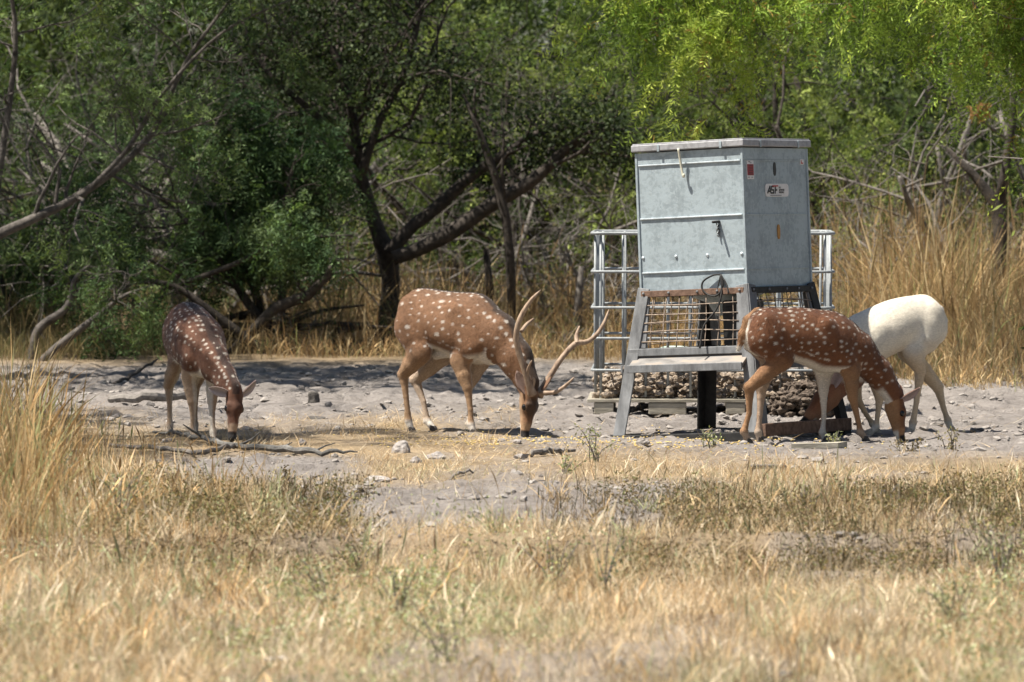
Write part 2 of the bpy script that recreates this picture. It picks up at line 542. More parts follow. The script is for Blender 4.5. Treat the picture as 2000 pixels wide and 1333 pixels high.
    mixc(tan, hm * smooth(0.02, -0.03, hnn) * 0.85)
    mixc(dark * 0.55, hm * smooth(0.02, 0.034, hnn) * smooth(0.012, 0.06, ha) * smooth(0.2, 0.14, ha) * style.get('face', 0.8))
    mixc(tan * 1.25, hm * smooth(0.19, 0.215, ha) * smooth(0.255, 0.24, ha) * 0.75)
    mixc((0.014, 0.011, 0.010), hm * smooth(0.243, 0.255, ha) * (hnn > -0.02))
    mixc(white, hm * smooth(-0.022, -0.03, hnn) * smooth(0.2, 0.23, ha))
    if style.get('throat', True):
        nk = isr('neck')
        npts = np.array(neck)
        # underside of the neck: behind the neck line
        a, b2 = npts[-2][:3], npts[-1][:3]
        dn = nrm(b2 - a); side = nrm(np.array([-dn[2], 0, dn[0]]))
        if side[2] > 0: side = -side
        off = (V - a) @ side; tt = (V - a) @ dn / np.linalg.norm(b2 - a)
        mixc(white, nk * smooth(0.03, 0.05, off) * smooth(0.35, 0.6, tt) * 0.85)
    if tail:
        tz = tail[-1]
        mixc(tan * .9, isr('tail') * 0.8)
        mixc(white, isr('tail') * smooth(0.035, 0.012, np.linalg.norm(V - np.array(tz[:3]), axis=1)))
        t0 = np.array(tail[0][:3])
        mixc(white, isr('torso', 'leg0', 'leg1') * smooth(0.05, 0.035, np.abs(Yv)) * smooth(t0[0] + 0.03, t0[0] + 0.0, X) * smooth(t0[2] - 0.02, t0[2] - 0.06, Zv))
    if style.get('extra'):
        C = style['extra'](V, C, dict(T=T, zr=zr, isr=isr, ha=ha, hnn=hnn, leg=leg_m, inner=inner))
    if style.get('spots', 0):
        # dark line along the spine with a row of white dots on each side
        top = isr('torso') & (zr > 0.75)
        topn = isr('neck') & (X > 0)
        npts = np.array(neck)[:, :3]
        sp = style.get('stripe', 0.8)
        mixc(dark * 0.25, top * smooth(0.035, 0.015, np.abs(Yv - yc)) * sp)
        # neck crest
        seg = spline(npts, 40); 
        dd = np.linalg.norm(V[:, None, :] - seg[None], axis=2) if topn.any() else None
        if dd is not None:
            kk = dd.argmin(1); tang = nrm(np.gradient(seg, axis=0))
            up = nrm(np.cross(np.tile([0, 1.0, 0], (40, 1)), tang)); up[up[:, 0] < 0] *= -1
            o = V - seg[kk]
            cw = style.get('crest', 1.0)
            crest = topn * smooth(0.03 * cw, 0.014 * cw, np.abs(o[:, 1])) * ((o * up[kk]).sum(1) > 0.02)
            mixc(dark * 0.25, crest * sp)
        cand = []
        xs = np.arange(T.xs[0] + 0.04, T.xs[-1] - 0.03, 0.036) + rng.uniform(-.005, .005)
        for sgn in (-1, 1):
            for x in xs:
                z0, h0, w0, y0 = T.at(x)
                cand.append((np.array([x + rng.normal(0, .006), y0 + sgn * 0.028 + rng.normal(0, .003), z0 + h0 * 0.985]), rng.uniform(.005, .0085), 1.3))
        if dd is not None:
            for sgn in (-1, 1):
                for q in range(6, 38, 3):
                    p0 = seg[q] + up[q] * 0.09 * (1 - q / 80)
                    j = np.argmin(((V - p0 - np.array([0, sgn * 0.028 * cw ** .6, 0])) ** 2).sum(1))
                    cand.append((V[j], 0.0085 * cw ** .5, 1.0))
        ok = np.where((isr('torso') & (zr > -0.62) & (zr < 0.93)) | (isr('leg0', 'leg1') & (Zv > 0.50) & (inner < .3)) |
                      (isr('leg2', 'leg3') & (Zv > 0.47) & (inner < .3)) | (isr('neck') & (X > 0.2) & (Zv > 0.33)))[0]
        pick = rng.permutation(ok)[:6000]
        chosen = np.zeros((0, 3))
        dmin = style.get('spot_gap', 0.047)
        for j in pick:
            p0 = V[j]
            q = (p0 - chosen) * np.array([0.8, 1, 1.15])
            if len(chosen) and (q * q).sum(1).min() < (dmin * (0.85 + 0.3 * vnoise(p0[0] * 9, p0[2] * 9, 3))) ** 2: continue
            chosen = np.vstack([chosen, p0])
        for p0 in chosen:
            if rng.random() < style.get('spot_drop', 0.12): continue
            cand.append((p0, (0.0055 + 0.0085 * rng.random() ** 1.5) * style['spots'] * 1.12, rng.uniform(1.0, 1.9)))
        for sgn in (-1, 1):                              # broken pale line low on the flank
            for x in np.arange(-0.12, 0.18, 0.019):
                z0, h0, w0, y0 = T.at(x)
                p0 = np.array([x, y0 + sgn * w0 * 0.85, z0 - h0 * 0.60])
                j = np.argmin(((V - p0) ** 2).sum(1)); 
                if vnoise(x * 30, sgn * 5.0, seed) > 0.3: cand.append((V[j] + rng.normal(0, .003, 3), rng.uniform(.004, .007), 1.8))
        acc = np.zeros(len(V))
        for p0, r, el in cand:
            w = np.where(np.abs(X - p0[0]) < 0.05)[0]
            q = (V[w] - p0) * np.array([1 / el, 1, 1])
            dd2 = np.sqrt((q * q).sum(1)) * (0.8 + 0.45 * vnoise(V[w, 0] * 110 + p0[2] * 300, (V[w, 2] + V[w, 1]) * 110, 4))
            acc[w] = np.maximum(acc[w], smooth(r * 1.35, r * 0.45, dd2))
        mixc(white * 0.92, acc * 0.78)
    faces = [Q]; n0 = len(V)
    # ears: cupped leaf shapes growing from the skull
    VV = [V]; CC = [C]
    for sgn, edir in zip((1, -1), ear_dirs or ((-.55, .35, .75), (-.55, .35, -.75))):
        e0 = H(0.012, 0.018, 0.042 * sgn)
        ed = nrm(hd * edir[0] + hn * edir[1] + hl * edir[2])
        face = nrm(hn * 0.5 + hl * sgn * 0.6 + hd * 0.25); face = nrm(face - ed * (face @ ed))
        sd = np.cross(ed, face)
        nu, nv = 9, 7
        Lr = 0.155 * s * style.get('ear', 1.0); Wd = 0.036 * s * style.get('ear', 1.0)
        rows = []; colr = []
        for layer, off in ((0, 0.0), (1, -0.006)):
            for a in np.linspace(0, 1, nu):
                w = Wd * (math.sin(math.pi * min(1, (a * 0.86 + 0.14))) ** 0.7) * (1.0 if a < 0.97 else 0.35)
                for b_ in np.linspace(-1, 1, nv):
                    cup = (b_ * b_) * 0.55 * w + off
                    rows.append(e0 + ed * Lr * a + sd * w * b_ + face * cup)
                    if layer == 0: colr.append(np.array(style.get('ear_in', (0.5, 0.38, 0.34))) * (1.0 - 0.45 * (1 - abs(b_))))
                    else: colr.append(base * 0.8)
        nb = sum(len(q) for q in VV); m_ = nu * nv
        fi = []
        for lay in (0, 1):
            for a in range(nu - 1):
                for b_ in range(nv - 1):
                    q = [lay * m_ + a * nv + b_, lay * m_ + a * nv + b_ + 1, lay * m_ + (a + 1) * nv + b_ + 1, lay * m_ + (a + 1) * nv + b_]
                    fi.append(q if lay == 0 else q[::-1])
        for a in range(nu - 1):
            for b_ in (0, nv - 1):
                fi.append([a * nv + b_, (a + 1) * nv + b_, m_ + (a + 1) * nv + b_, m_ + a * nv + b_])
        for b_ in range(nv - 1):
            a = nu - 1
            fi.append([a * nv + b_, a * nv + b_ + 1, m_ + a * nv + b_ + 1, m_ + a * nv + b_])
        faces.append(np.array(fi) + nb)
        VV.append(np.array(rows)); CC.append(np.array(colr))
    me = make_mesh(name, np.concatenate(VV), faces, np.concatenate(CC), True, [M_COAT])
    o = link(name, me, label=label, cat="deer", group="grazing axis deer")
    # short hair lying over the skin
    tri = np.concatenate([Q[:, :3], Q[:, [0, 2, 3]]])
    A_, B_, C_ = V[tri[:, 0]], V[tri[:, 1]], V[tri[:, 2]]
    nv = np.cross(B_ - A_, C_ - A_); ar = np.linalg.norm(nv, axis=1); nv = nv / np.maximum(ar, 1e-12)[:, None]
    nh = 52000
    fi_ = rng.choice(len(tri), nh, p=ar / ar.sum())
    w1 = rng.random((nh, 2)); sw = w1.sum(1) > 1; w1[sw] = 1 - w1[sw]
    pos = A_[fi_] + (B_ - A_)[fi_] * w1[:, :1] + (C_ - A_)[fi_] * w1[:, 1:]
    nn = nv[fi_]
    cen = np.array([0, 0, .6])
    flow = np.tile([-.8, 0, -.55], (nh, 1)); flow[:, 1] += np.sign(pos[:, 1]) * .1
    flow = flow - nn * (flow * nn).sum(1, keepdims=True)
    flow = nrm(flow + rng.normal(0, .22, (nh, 3)))
    flow = nrm(flow - nn * (flow * nn).sum(1, keepdims=True))
    ln = rng.uniform(.010, .022, nh) * np.where(pos[:, 2] < .3, .5, 1.0) * np.where(pos[:, 0] > poll[0] - .06, .5, 1.0)
    tip = pos + (flow + nn * rng.uniform(.06, .26, (nh, 1)) * style.get('lift', 1.0)) * ln[:, None]
    sd_ = np.cross(flow, nn) * (rng.uniform(.0011, .0022, nh))[:, None]
    hv = np.stack([pos - sd_ - nn * .001, pos + sd_ - nn * .001, tip], 1).reshape(-1, 3)
    hc = np.repeat(C[tri[fi_, 0]] * np.exp(rng.normal(.02, style.get('hairvar', .2), (nh, 1))), 3, 0)
    link("coat", make_mesh("coat", hv, np.arange(nh * 3).reshape(-1, 3), hc, False, [M_COAT]), o)
    o.location = loc; o.rotation_euler = (0, 0, theta)
    # eyes
    for sgn in (1, -1):
        c = H(0.103, 0.012, 0.0475 * sgn)
        th = np.linspace(0, math.pi, 7); ph = np.linspace(0, 2 * math.pi, 11)[:-1]
        v = np.array([c + 0.0185 * s * (hd * math.cos(t) * 1.15 + (hn * math.cos(p_) + hl * math.sin(p_) * 0.8) * math.sin(t)) for t in th for p_ in ph])
        f = np.array([[a * 10 + b_, a * 10 + (b_ + 1) % 10, (a + 1) * 10 + (b_ + 1) % 10, (a + 1) * 10 + b_] for a in range(6) for b_ in range(10)])
        MB().add(v, f).build("eye", M_EYE, o, True)
    # cloven hooves
    for leg in legs:
        p1, p0 = np.array(leg[-1][:3]), np.array(leg[-2][:3])
        fwd = p1 - p0; fwd[2] = 0; fwd = nrm(fwd) if np.linalg.norm(fwd) > 0.005 else np.array([1.0, 0, 0])
        sd = np.array([-fwd[1], fwd[0], 0])
        mb = MB()
        for sgn in (-1, 1):
            c = p1 + sd * 0.0095 * sgn
            prof = [(-0.018, 0.0), (0.032, 0.0), (0.022, 0.014), (0.011, 0.030), (-0.013, 0.033)]
            v = []
            for yy, sc in ((-0.009, 0.9), (0.009, 0.9), (0.0, 1.0)):
                v += [c + fwd * a * sc + sd * yy * (1 - 0.25 * (b_ > 0.025)) + np.array([0, 0, b_ - p1[2] + 0.0]) for a, b_ in prof]
            f = []
            for a in range(5):
                a2 = (a + 1) % 5
                f.append([a, a2, 10 + a2, 10 + a]); f.append([10 + a, 10 + a2, 5 + a2, 5 + a])
            mb.add(v, f)
            mb.add(v, [[4, 3, 2], [4, 2, 1], [4, 1, 0]]); mb.add(v, [[7, 8, 9], [6, 7, 9], [5, 6, 9]])
        mb.build("hoof", style.get('hoof', M_HOOF), o, False)
    return o, dict(H=H, hd=hd, hn=hn, hl=hl)

m, N, L, b = new_mat("deer_coat")
at = N.new("ShaderNodeAttribute"); at.attribute_name = "Col"
nz = noise_node(N, L, 60, 4, 0.7, stretch=(1, 2.5, 2.5))
r = ramp(N, [(0.3, (0.72, 0.70, 0.68)), (0.7, (1.2, 1.2, 1.2))])
L.new(nz.outputs["Fac"], r.inputs[0])
mul = N.new("ShaderNodeMix"); mul.data_type = 'RGBA'; mul.blend_type = 'MULTIPLY'; mul.inputs[0].default_value = 0.75
L.new(at.outputs["Color"], mul.inputs[6]); L.new(r.outputs[0], mul.inputs[7])
L.new(mul.outputs[2], b.inputs["Base Color"])
b.inputs["Roughness"].default_value = 0.62; b.inputs["Specular IOR Level"].default_value = 0.28
b.inputs["Sheen Weight"].default_value = 0.12; b.inputs["Sheen Roughness"].default_value = 0.4
nz2 = noise_node(N, L, 220, 3, 0.7, stretch=(1, 3, 3))
bp = N.new("ShaderNodeBump"); bp.inputs["Distance"].default_value = 0.003
nz3 = noise_node(N, L, 11, 3, 0.5)
bp0 = N.new("ShaderNodeBump"); bp0.inputs["Distance"].default_value = 0.010
L.new(nz3.outputs["Fac"], bp0.inputs["Height"]); L.new(bp0.outputs[0], bp.inputs["Normal"])
L.new(nz2.outputs["Fac"], bp.inputs["Height"]); L.new(bp.outputs[0], b.inputs["Normal"])
M_COAT = m
b.inputs['Roughness'].default_value = .55
m, N, L, b = new_mat("eye"); b.inputs["Base Color"].default_value = (0.006, 0.004, 0.003, 1); b.inputs["Roughness"].default_value = 0.08
M_EYE = m
M_HOOF = mat_noise("hoof", (0.03, 0.026, 0.024), (0.10, 0.085, 0.075), 40, 0.6)
M_HOOF_PALE = mat_noise("hoof_pale", (0.34, 0.29, 0.22), (0.5, 0.44, 0.36), 40, 0.6)
M_ANTLER = mat_noise("antler", (0.15, 0.095, 0.062), (0.42, 0.31, 0.22), 30, 0.6, 0.003, 120, stretch=(1, 1, 0.3))

def frame_fn(loc, theta):
    fwd = np.array([math.cos(theta), math.sin(theta), 0]); lat = np.array([-math.sin(theta), math.cos(theta), 0])
    loc = np.asarray(loc, float); C0 = np.array([0, 0, CAM_H])
    def Lp(u, v, yl=0.0, r=None):
        """photo pixel on the deer's own plane y = yl -> deer frame"""
        d = np.array([(u - 1000) / F_PX, 1.0, -(v - V_HOR) / F_PX])
        t = (yl - (C0 - loc) @ lat) / (d @ lat)
        p = C0 + d * t - loc
        q = (float(p @ fwd), float(yl), float(p[2]))
        return q if r is None else (*q, r)
    def W(p):                                            # world -> deer frame
        p = np.asarray(p, float) - loc
        return np.array([p @ fwd, p @ lat, p[2]])
    return Lp, W

# ---- the stag with antlers
theta = math.radians(-38)
loc = G(882, 845)
Lp, Wl = frame_fn(loc, theta)
st = [(-.385, .67, .05, .045, 0), (-.36, .68, .12, .085, 0), (-.29, .695, .175, .118, 0), (-.19, .705, .178, .125, 0), (-.07, .685, .185, .138, 0),
      (.06, .662, .200, .150, 0), (.16, .650, .212, .140, 0), (.25, .645, .200, .115, 0), (.33, .63, .15, .09, 0), (.39, .62, .06, .05, 0)]
def hind(Lq, y, pts, hip, stifle):
    out = [(hip[0], y * 0.85, hip[1], .118), (stifle[0], y * 1.15, stifle[1], .074)]
    rad = [.036, .0215, .0235, .021]
    for (u, v), r in zip(pts, rad): out.append(Lq(u, v, y, r))
    return out
stag_legs = [
    hind(Lp, .085, [(811, 742), (827, 785), (834, 822), (846, 838)], (-.25, .64), (-.13, .49)),
    hind(Lp, -.085, [(788, 731), (793, 775), (798, 822), (803, 838)], (-.26, .64), (-.17, .49)),
    [(.22, .06, .60, .09), (.17, .075, .45, .062), Lp(914, 757, .07, .031), Lp(918, 800, .07, .0185), Lp(918, 826, .07, .022), Lp(923, 842, .07, .020)],
    [(.24, -.06, .60, .09), Lp(899, 705, -.08, .060), Lp(913, 757, -.08, .032), Lp(919, 800, -.08, .0195), Lp(920, 828, -.08, .023), Lp(925, 844, -.08, .020)]]
stag_neck = [(.20, 0, .67, .145), (.36, 0, .60, .135), (.50, 0, .47, .105), Lp(1030, 748, 0.0, .080)]
stag_head = dict(poll=np.array(Lp(1036, 764, 0.0)), d=(-.10, -.06, -1), n=(1, -.18, -.05), size=0.97)
style_stag = dict(crest=2.0, coat=(.190, .094, .044), dark=(.10, .052, .026), white=(.72, .66, .58), tan=(.36, .225, .125), spots=0.8, stripe=0.9, inner_f=.3, inner_h=.3, socks=1.0, face=0.9, spot_gap=0.050, spot_drop=0.2, ear_in=(.30, .2, .16), throat=False)
stag, info = make_deer("stag", "brown spotted stag with tall forked antlers, grazing on bare soil", loc, theta, st, stag_legs, stag_neck, stag_head, style_stag,
    tail=[(-.37, 0, .74, .03), (-.40, 0, .66, .026), (-.40, 0, .58, .015)], ear_dirs=((-.75, .1, .55), (-.8, -.35, -.35)), seed=3,
    bumps=[((.12, -.105, .74), (.23, -.105, .54), .065, .07, .03, .62), ((.12, .105, .74), (.23, .105, .54), .065, .07, .03, .62), ((-.27, -.075, .76), (-.22, -.10, .60), .08, .08, .03, .6), ((-.27, .075, .76), (-.22, .10, .60), .08, .08, .03, .6),
           ((.36, 0, .50), (.30, 0, .47), .05, .04, .05, 1.0), ((-.02, 0, .48), (-.12, 0, .47), .02, .025, .04, 1.0)])
def antler(beams, dep, parent):
    """beams: lists of (u, v, radius px); dep: depth function of distance along"""
    mb = MB()
    for bm, d0, d1 in beams:
        sp_ = spline(np.array(bm, float), 22)
        ys = np.linspace(d0, d1, 22)
        pts = [Wl(P(u, v, y)) for (u, v, r_), y in zip(sp_, ys)]
        rad = sp_[:, 2] / 322.0
        rad[-1] *= 0.4
        mb.tube(pts, rad, 8)
    return mb.build("antler", M_ANTLER, parent, True)
y0 = float(loc[1] - 0.40)
antler([([(1040, 772, 9.5), (1036, 760, 8.2), (1033, 752, 6.6), (1026, 728, 6.2), (1013, 687, 5.8), (1008, 658, 5.6), (1015, 624, 5.2), (1034, 591, 4.2), (1056, 567, 2.2)], y0 - .05, y0 - .16),
        ([(1018, 648, 4.0), (1029, 634, 3.8), (1043, 622, 1.6)], y0 - .10, y0 - .02),
        ([(1037, 766, 5.0), (1032, 745, 4.0), (1031, 723, 3.2), (1039, 704, 1.5)], y0 - .05, y0 - .14),
        ([(1040, 757, 3.6), (1043, 745, 3.0), (1042, 738, 2.0)], y0 - .06, y0 - .08)], None, stag)
antler([([(1052, 774, 9.5), (1057, 764, 8.2), (1061, 757, 6.6), (1073, 737, 6.0), (1094, 704, 5.4), (1113, 681, 5.4), (1128, 670, 6.0), (1147, 668, 4.9), (1166, 653, 4.4), (1181, 629, 3.6), (1189, 605, 1.6)], y0 + .03, y0 + .20),
        ([(1127, 672, 5.6), (1126, 655, 3.8), (1132, 637, 1.6)], y0 + .12, y0 + .20),
        ([(1056, 768, 5.0), (1068, 768, 4.4), (1085, 766, 4.0), (1104, 754, 3.4), (1122, 737, 1.5)], y0 + .02, y0 - .06)], None, stag)

# ---- the spotted doe beside the feeder
theta = math.radians(20)
loc = G(1557, 863.5)
Lp, Wl = frame_fn(loc, theta)
st = [(-.335, .635, .05, .045, 0), (-.31, .645, .105, .08, 0), (-.23, .655, .145, .112, 0), (-.12, .65, .150, .112, 0), (.02, .63, .168, .130, 0),
      (.14, .60, .185, .136, 0), (.24, .59, .182, .122, 0), (.32, .575, .155, .10, 0), (.39, .56, .11, .075, 0), (.43, .55, .05, .04, 0)]
def hind2(Lq, y, pts, hip, stifle, k=1.0):
    out = [(hip[0], y * 0.8, hip[1], .105), (stifle[0], y * 1.1, stifle[1], .062)]
    rad = [.034 * k, .020 * k, .023 * k, .020 * k]
    for (u, v), r in zip(pts, rad): out.append(Lq(u, v, y, r))
    return out
doe_legs = [
    hind2(Lp, .075, [(1488, 757), (1484, 812), (1481, 844), (1484, 860)], (-.20, .61), (-.13, .495)),
    hind2(Lp, -.075, [(1464, 757), (1463, 808), (1453, 843), (1462, 863)], (-.21, .61), (-.13, .495)),
    [(.22, .05, .56, .08), (.20, .065, .42, .052), Lp(1608, 765, .07, .030), Lp(1609, 815, .07, .0185), Lp(1606, 845, .07, .022), Lp(1611, 860, .07, .020)],
    [(.26, -.05, .55, .08), Lp(1662, 725, -.075, .052), Lp(1665, 775, -.075, .031), Lp(1676, 822, -.075, .019), Lp(1680, 843, -.075, .022), Lp(1690, 856, -.075, .020)]]
doe_neck = [(.25, 0, .60, .125), (.38, 0, .53, .112), Lp(1716, 728, 0, .078), Lp(1745, 772, 0, .064)]
doe_head = dict(poll=np.array(Lp(1748, 778, 0)), d=(.18, 0, -1), n=(1, 0, .2), size=0.90)
style_doe = dict(coat=(.155, .058, .021), dark=(.08, .027, .011), white=(.74, .68, .58), tan=(.33, .18, .085), spots=0.60, stripe=0.85, socks=0.3, face=0.4, spot_gap=0.033, spot_drop=0.1, ear_in=(.42, .32, .30))
make_deer("doe", "reddish brown doe with white spots grazing in front of the metal feeder", loc, theta, st, doe_legs, doe_neck, doe_head, style_doe,
    tail=[Lp(1480, 612, 0, .034), Lp(1463, 628, 0, .036), Lp(1452, 654, 0, .030), Lp(1443, 682, 0, .012)], ear_dirs=((-.35, .5, .5), (-.38, .95, -.28)), seed=9,
    bumps=[((.15, -.095, .68), (.27, -.09, .50), .055, .06, .03, .62), ((.15, .095, .68), (.27, .09, .50), .055, .06, .03, .62), ((-.22, -.065, .70), (-.18, -.085, .56), .07, .072, .03, .6), ((-.22, .065, .70), (-.18, .085, .56), .07, .072, .03, .6)])

# ---- the white deer behind her, its brown head down beneath the feeder
theta = math.radians(180 + 27)
loc = G(1750, 846)
Lp, Wl = frame_fn(loc, theta)
st = [(-.335, .65, .05, .045, 0), (-.31, .665, .11, .085, 0), (-.22, .683, .158, .118, 0), (-.10, .678, .160, .120, 0), (.03, .65, .168, .134, 0),
      (.14, .61, .175, .132, 0), (.24, .58, .168, .115, 0), (.32, .56, .15, .10, 0), (.38, .55, .10, .075, 0), (.42, .54, .05, .04, 0)]
white_legs = [
    hind2(Lp, .075, [(1797, 725), (1790, 785), (1783, 826), (1779, 846)], (-.20, .63), (-.08, .49), 1.05),
    hind2(Lp, -.075, [(1832, 757), (1843, 798), (1851, 822), (1857, 839)], (-.21, .63), (-.13, .50), 1.05),
    [(.24, .05, .55, .08), (.22, .065, .42, .05), Lp(1718, 778, .07, .029), Lp(1714, 812, .07, .0185), Lp(1711, 834, .07, .022), Lp(1698, 848, .07, .020)],
    [(.24, -.05, .55, .08), (.26, -.065, .40, .05), Lp(1674, 778, -.07, .029), Lp(1692, 810, -.07, .0185), Lp(1704, 828, -.07, .022), Lp(1712, 841, -.07, .020)]]
white_neck = [(.25, 0, .58, .125), (.36, 0, .50, .11), Lp(1662, 735, 0, .080), Lp(1632, 762, 0, .068)]
white_head = dict(poll=np.array(Lp(1628, 757, 0)), d=np.array(Lp(1556, 842, 0)) - np.array(Lp(1628, 757, 0)), n=(.9, -.1, .5), size=1.08)
def white_extra(V, C, q):
    out = np.tile(np.array([.78, .715, .59]), (len(V), 1))
    tan = np.array([.58, .43, .27])
    t = np.clip(q['leg'] * smooth(.58, .40, V[:, 2]) * 0.85 + q['isr']('torso') * smooth(-.5, -.85, q['zr']) * .35, 0, 1)[:, None]  # legs are tan; on the belly the tan puts brownish shade into the coat
    out = out * (1 - t) + tan * t
    w = q['leg'] * smooth(.07, .05, V[:, 2])
    out = out * (1 - w[:, None] * .7) + np.array([.75, .7, .62]) * w[:, None] * .7
    hd = np.maximum(q['isr']('head') * 1.0, q['isr']('neck') * smooth(.36, .30, V[:, 2]))[:, None]
    return out * (1 - hd) + C * hd
style_w = dict(hairvar=.05, lift=.35, coat=(.24, .10, .05), dark=(.15, .06, .03), white=(.7, .62, .5), tan=(.30, .15, .08), spots=0, socks=0, face=0.5, ear_in=(.55, .42, .38), extra=white_extra, hoof=M_HOOF_PALE, throat=False)
make_deer("doe", "white deer with a brown head bent down under the feeder", loc, theta, st, white_legs, white_neck, white_head, style_w,
    tail=[(-.31, 0, .75, .03), (-.335, 0, .68, .03), (-.345, 0, .60, .012)], ear_dirs=((-.7, .35, .35), (-.7, .35, -.35)), seed=12,
    bumps=[((-.22, .07, .72), (-.17, .09, .57), .075, .075, .03, .6), ((.16, -.09, .63), (.25, -.085, .5), .05, .05, .05, .6), ((.16, .09, .63), (.25, .085, .5), .05, .05, .05, .6)])

# ---- the doe facing the camera at the left
theta = math.radians(-74)
loc = G(381, 858)
Lp, Wl = frame_fn(loc, theta)
st = [(-.355, .63, .05, .05, 0), (-.33, .64, .12, .10, 0), (-.25, .645, .165, .145, 0), (-.13, .635, .175, .150, 0), (.0, .605, .18, .155, 0),
      (.12, .575, .18, .15, .008), (.21, .55, .175, .13, .014), (.29, .53, .145, .105, .02), (.35, .515, .10, .075, .026), (.39, .505, .05, .04, .03)]
left_legs = [
    [(-.24, .06, .61, .108), (-.14, .085, .46, .062), (-.37, .085, .31, .034), (-.385, .085, .17, .020), (-.39, .085, .065, .023), (-.375, .085, .018, .020)],
    [(-.24, -.06, .61, .108), (-.14, -.085, .46, .062), (-.35, -.085, .31, .034), (-.35, -.08, .17, .020), (-.345, -.08, .065, .023), (-.33, -.08, .018, .020)],
    [(.22, .055, .52, .08), (.18, .07, .38, .052), (.22, .055, .235, .031), (.25, .05, .13, .019), (.27, .05, .055, .0225), (.29, .05, .018, .020)],
    [(.20, -.055, .52, .08), (.14, -.07, .38, .052), (.17, -.055, .235, .031), (.17, -.05, .13, .019), (.165, -.05, .055, .0225), (.185, -.05, .018, .020)]]
left_neck = [(.22, .014, .55, .12), (.36, .04, .47, .105), (.50, .075, .38, .078), (.60, .10, .315, .065)]
left_head = dict(poll=np.array((.605, .105, .30)), d=(.26, -.12, -1), n=(1, 0, .26), size=0.95)
style_l = dict(style_doe); style_l.update(tan=(.42, .30, .20), inner_f=.85, inner_h=.6, ear=.85, coat=(.115, .045, .021), spots=0.66, spot_gap=0.038, throat=False, ear_in=(.5, .42, .40))  # coat darker than the other doe's: dappled shade put into the colour
make_deer("doe", "brown spotted doe facing forward with lowered head beside the fallen branches", loc, theta, st, left_legs, left_neck, left_head, style_l,
    tail=[(-.35, 0, .73, .03), (-.38, 0, .65, .03), (-.38, 0, .55, .012)], ear_dirs=((-.75, .1, .62), (-.15, -.1, -.7)), seed=21,
    bumps=[((.12, -.10, .62), (.22, -.09, .5), .05, .05, .05, .6), ((.12, .10, .62), (.22, .09, .5), .05, .05, .05, .6)])
# ------------------------------------------------------------------ metals and woods of the feeder
def mat_galv(name, c1, c2, rough=0.42, metallic=0.55):
    m, N, L, b = new_mat(name)
    tc = N.new("ShaderNodeTexCoord")
    vo = N.new("ShaderNodeTexVoronoi"); vo.inputs["Scale"].default_value = 55
    L.new(tc.outputs["Object"], vo.inputs["Vector"])
    n1 = noise_node(N, L, 5, 6, 0.7)
    n2 = noise_node(N, L, 26, 5, 0.75, stretch=(1, 1, 0.35))
    a = N.new("ShaderNodeMath"); a.operation = 'MULTIPLY_ADD'; a.inputs[1].default_value = 0.22
    sx = N.new("ShaderNodeSeparateColor"); L.new(vo.outputs["Color"], sx.inputs[0])
    L.new(sx.outputs[0], a.inputs[0]); L.new(n1.outputs["Fac"], a.inputs[2])
    a2 = N.new("ShaderNodeMath"); a2.operation = 'MULTIPLY_ADD'; a2.inputs[1].default_value = 0.7
    L.new(n2.outputs["Fac"], a2.inputs[0]); L.new(a.outputs[0], a2.inputs[2])
    r = ramp(N, [(0.62, c1), (0.95, c2), (1.15 if False else 1.0, tuple(min(1, x * 1.12) for x in c2))])
    L.new(a2.outputs[0], r.inputs[0]); L.new(r.outputs[0], b.inputs["Base Color"])
    b.inputs["Metallic"].default_value = metallic
    rr = N.new("ShaderNodeMapRange"); rr.inputs[3].default_value = rough - 0.08; rr.inputs[4].default_value = rough + 0.25
    L.new(n2.outputs["Fac"], rr.inputs[0]); L.new(rr.outputs[0], b.inputs["Roughness"])
    bp = N.new("ShaderNodeBump"); bp.inputs["Distance"].default_value = 0.004
    L.new(n1.outputs["Fac"], bp.inputs["Height"]); L.new(bp.outputs[0], b.inputs["Normal"])
    return m
M_GALV = mat_galv("galvanised_sheet", (0.235, 0.28, 0.30), (0.325, 0.38, 0.405), 0.5, 0.3)
M_GALV_LID = mat_galv("galvanised_lid", (0.20, 0.20, 0.205), (0.31, 0.31, 0.32), 0.55, .25)
M_RIB = mat_galv("folded_seam", (0.36, 0.41, 0.43), (0.50, 0.55, 0.58), 0.4, .3)
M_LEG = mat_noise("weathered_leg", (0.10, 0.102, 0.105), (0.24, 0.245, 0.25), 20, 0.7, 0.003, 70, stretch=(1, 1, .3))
M_SHELF = mat_noise("weathered_shelf", (0.10, 0.095, 0.09), (0.23, 0.215, 0.20), 16, 0.8, 0.004, 60, stretch=(.3, 1, 1), c3=(0.36, 0.27, 0.19))
M_RUST = mat_noise("rusty_steel", (0.075, 0.045, 0.032), (0.24, 0.15, 0.105), 30, 0.85, 0.003, 90)
M_RUSTWIRE = mat_noise("rusty_wire", (0.14, 0.10, 0.075), (0.42, 0.34, 0.27), 40, 0.75)
M_DARK_AND_SHADED_STEEL = mat_noise("dark_and_shaded_steel", (0.012, 0.012, 0.012), (0.04, 0.038, 0.036), 25, 0.7)
M_TUBE = mat_galv("galvanised_tube", (0.15, 0.165, 0.17), (0.25, 0.265, 0.27), 0.55, 0.3)
def flat(name, c, rough=0.5):
    m, N, L, b = new_mat(name)
    n = noise_node(N, L, 60, 3)
    r = ramp(N, [(0.3, tuple(x * 0.82 for x in c)), (0.7, c)])
    L.new(n.outputs["Fac"], r.inputs[0]); L.new(r.outputs[0], b.inputs["Base Color"])
    b.inputs["Roughness"].default_value = rough
    return m
M_STICK_WHITE = flat("sticker_white", (0.72, 0.70, 0.68))
M_STICK_RED = flat("sticker_red", (0.30, 0.025, 0.03))
M_INK = flat("ink_black", (0.02, 0.02, 0.022))
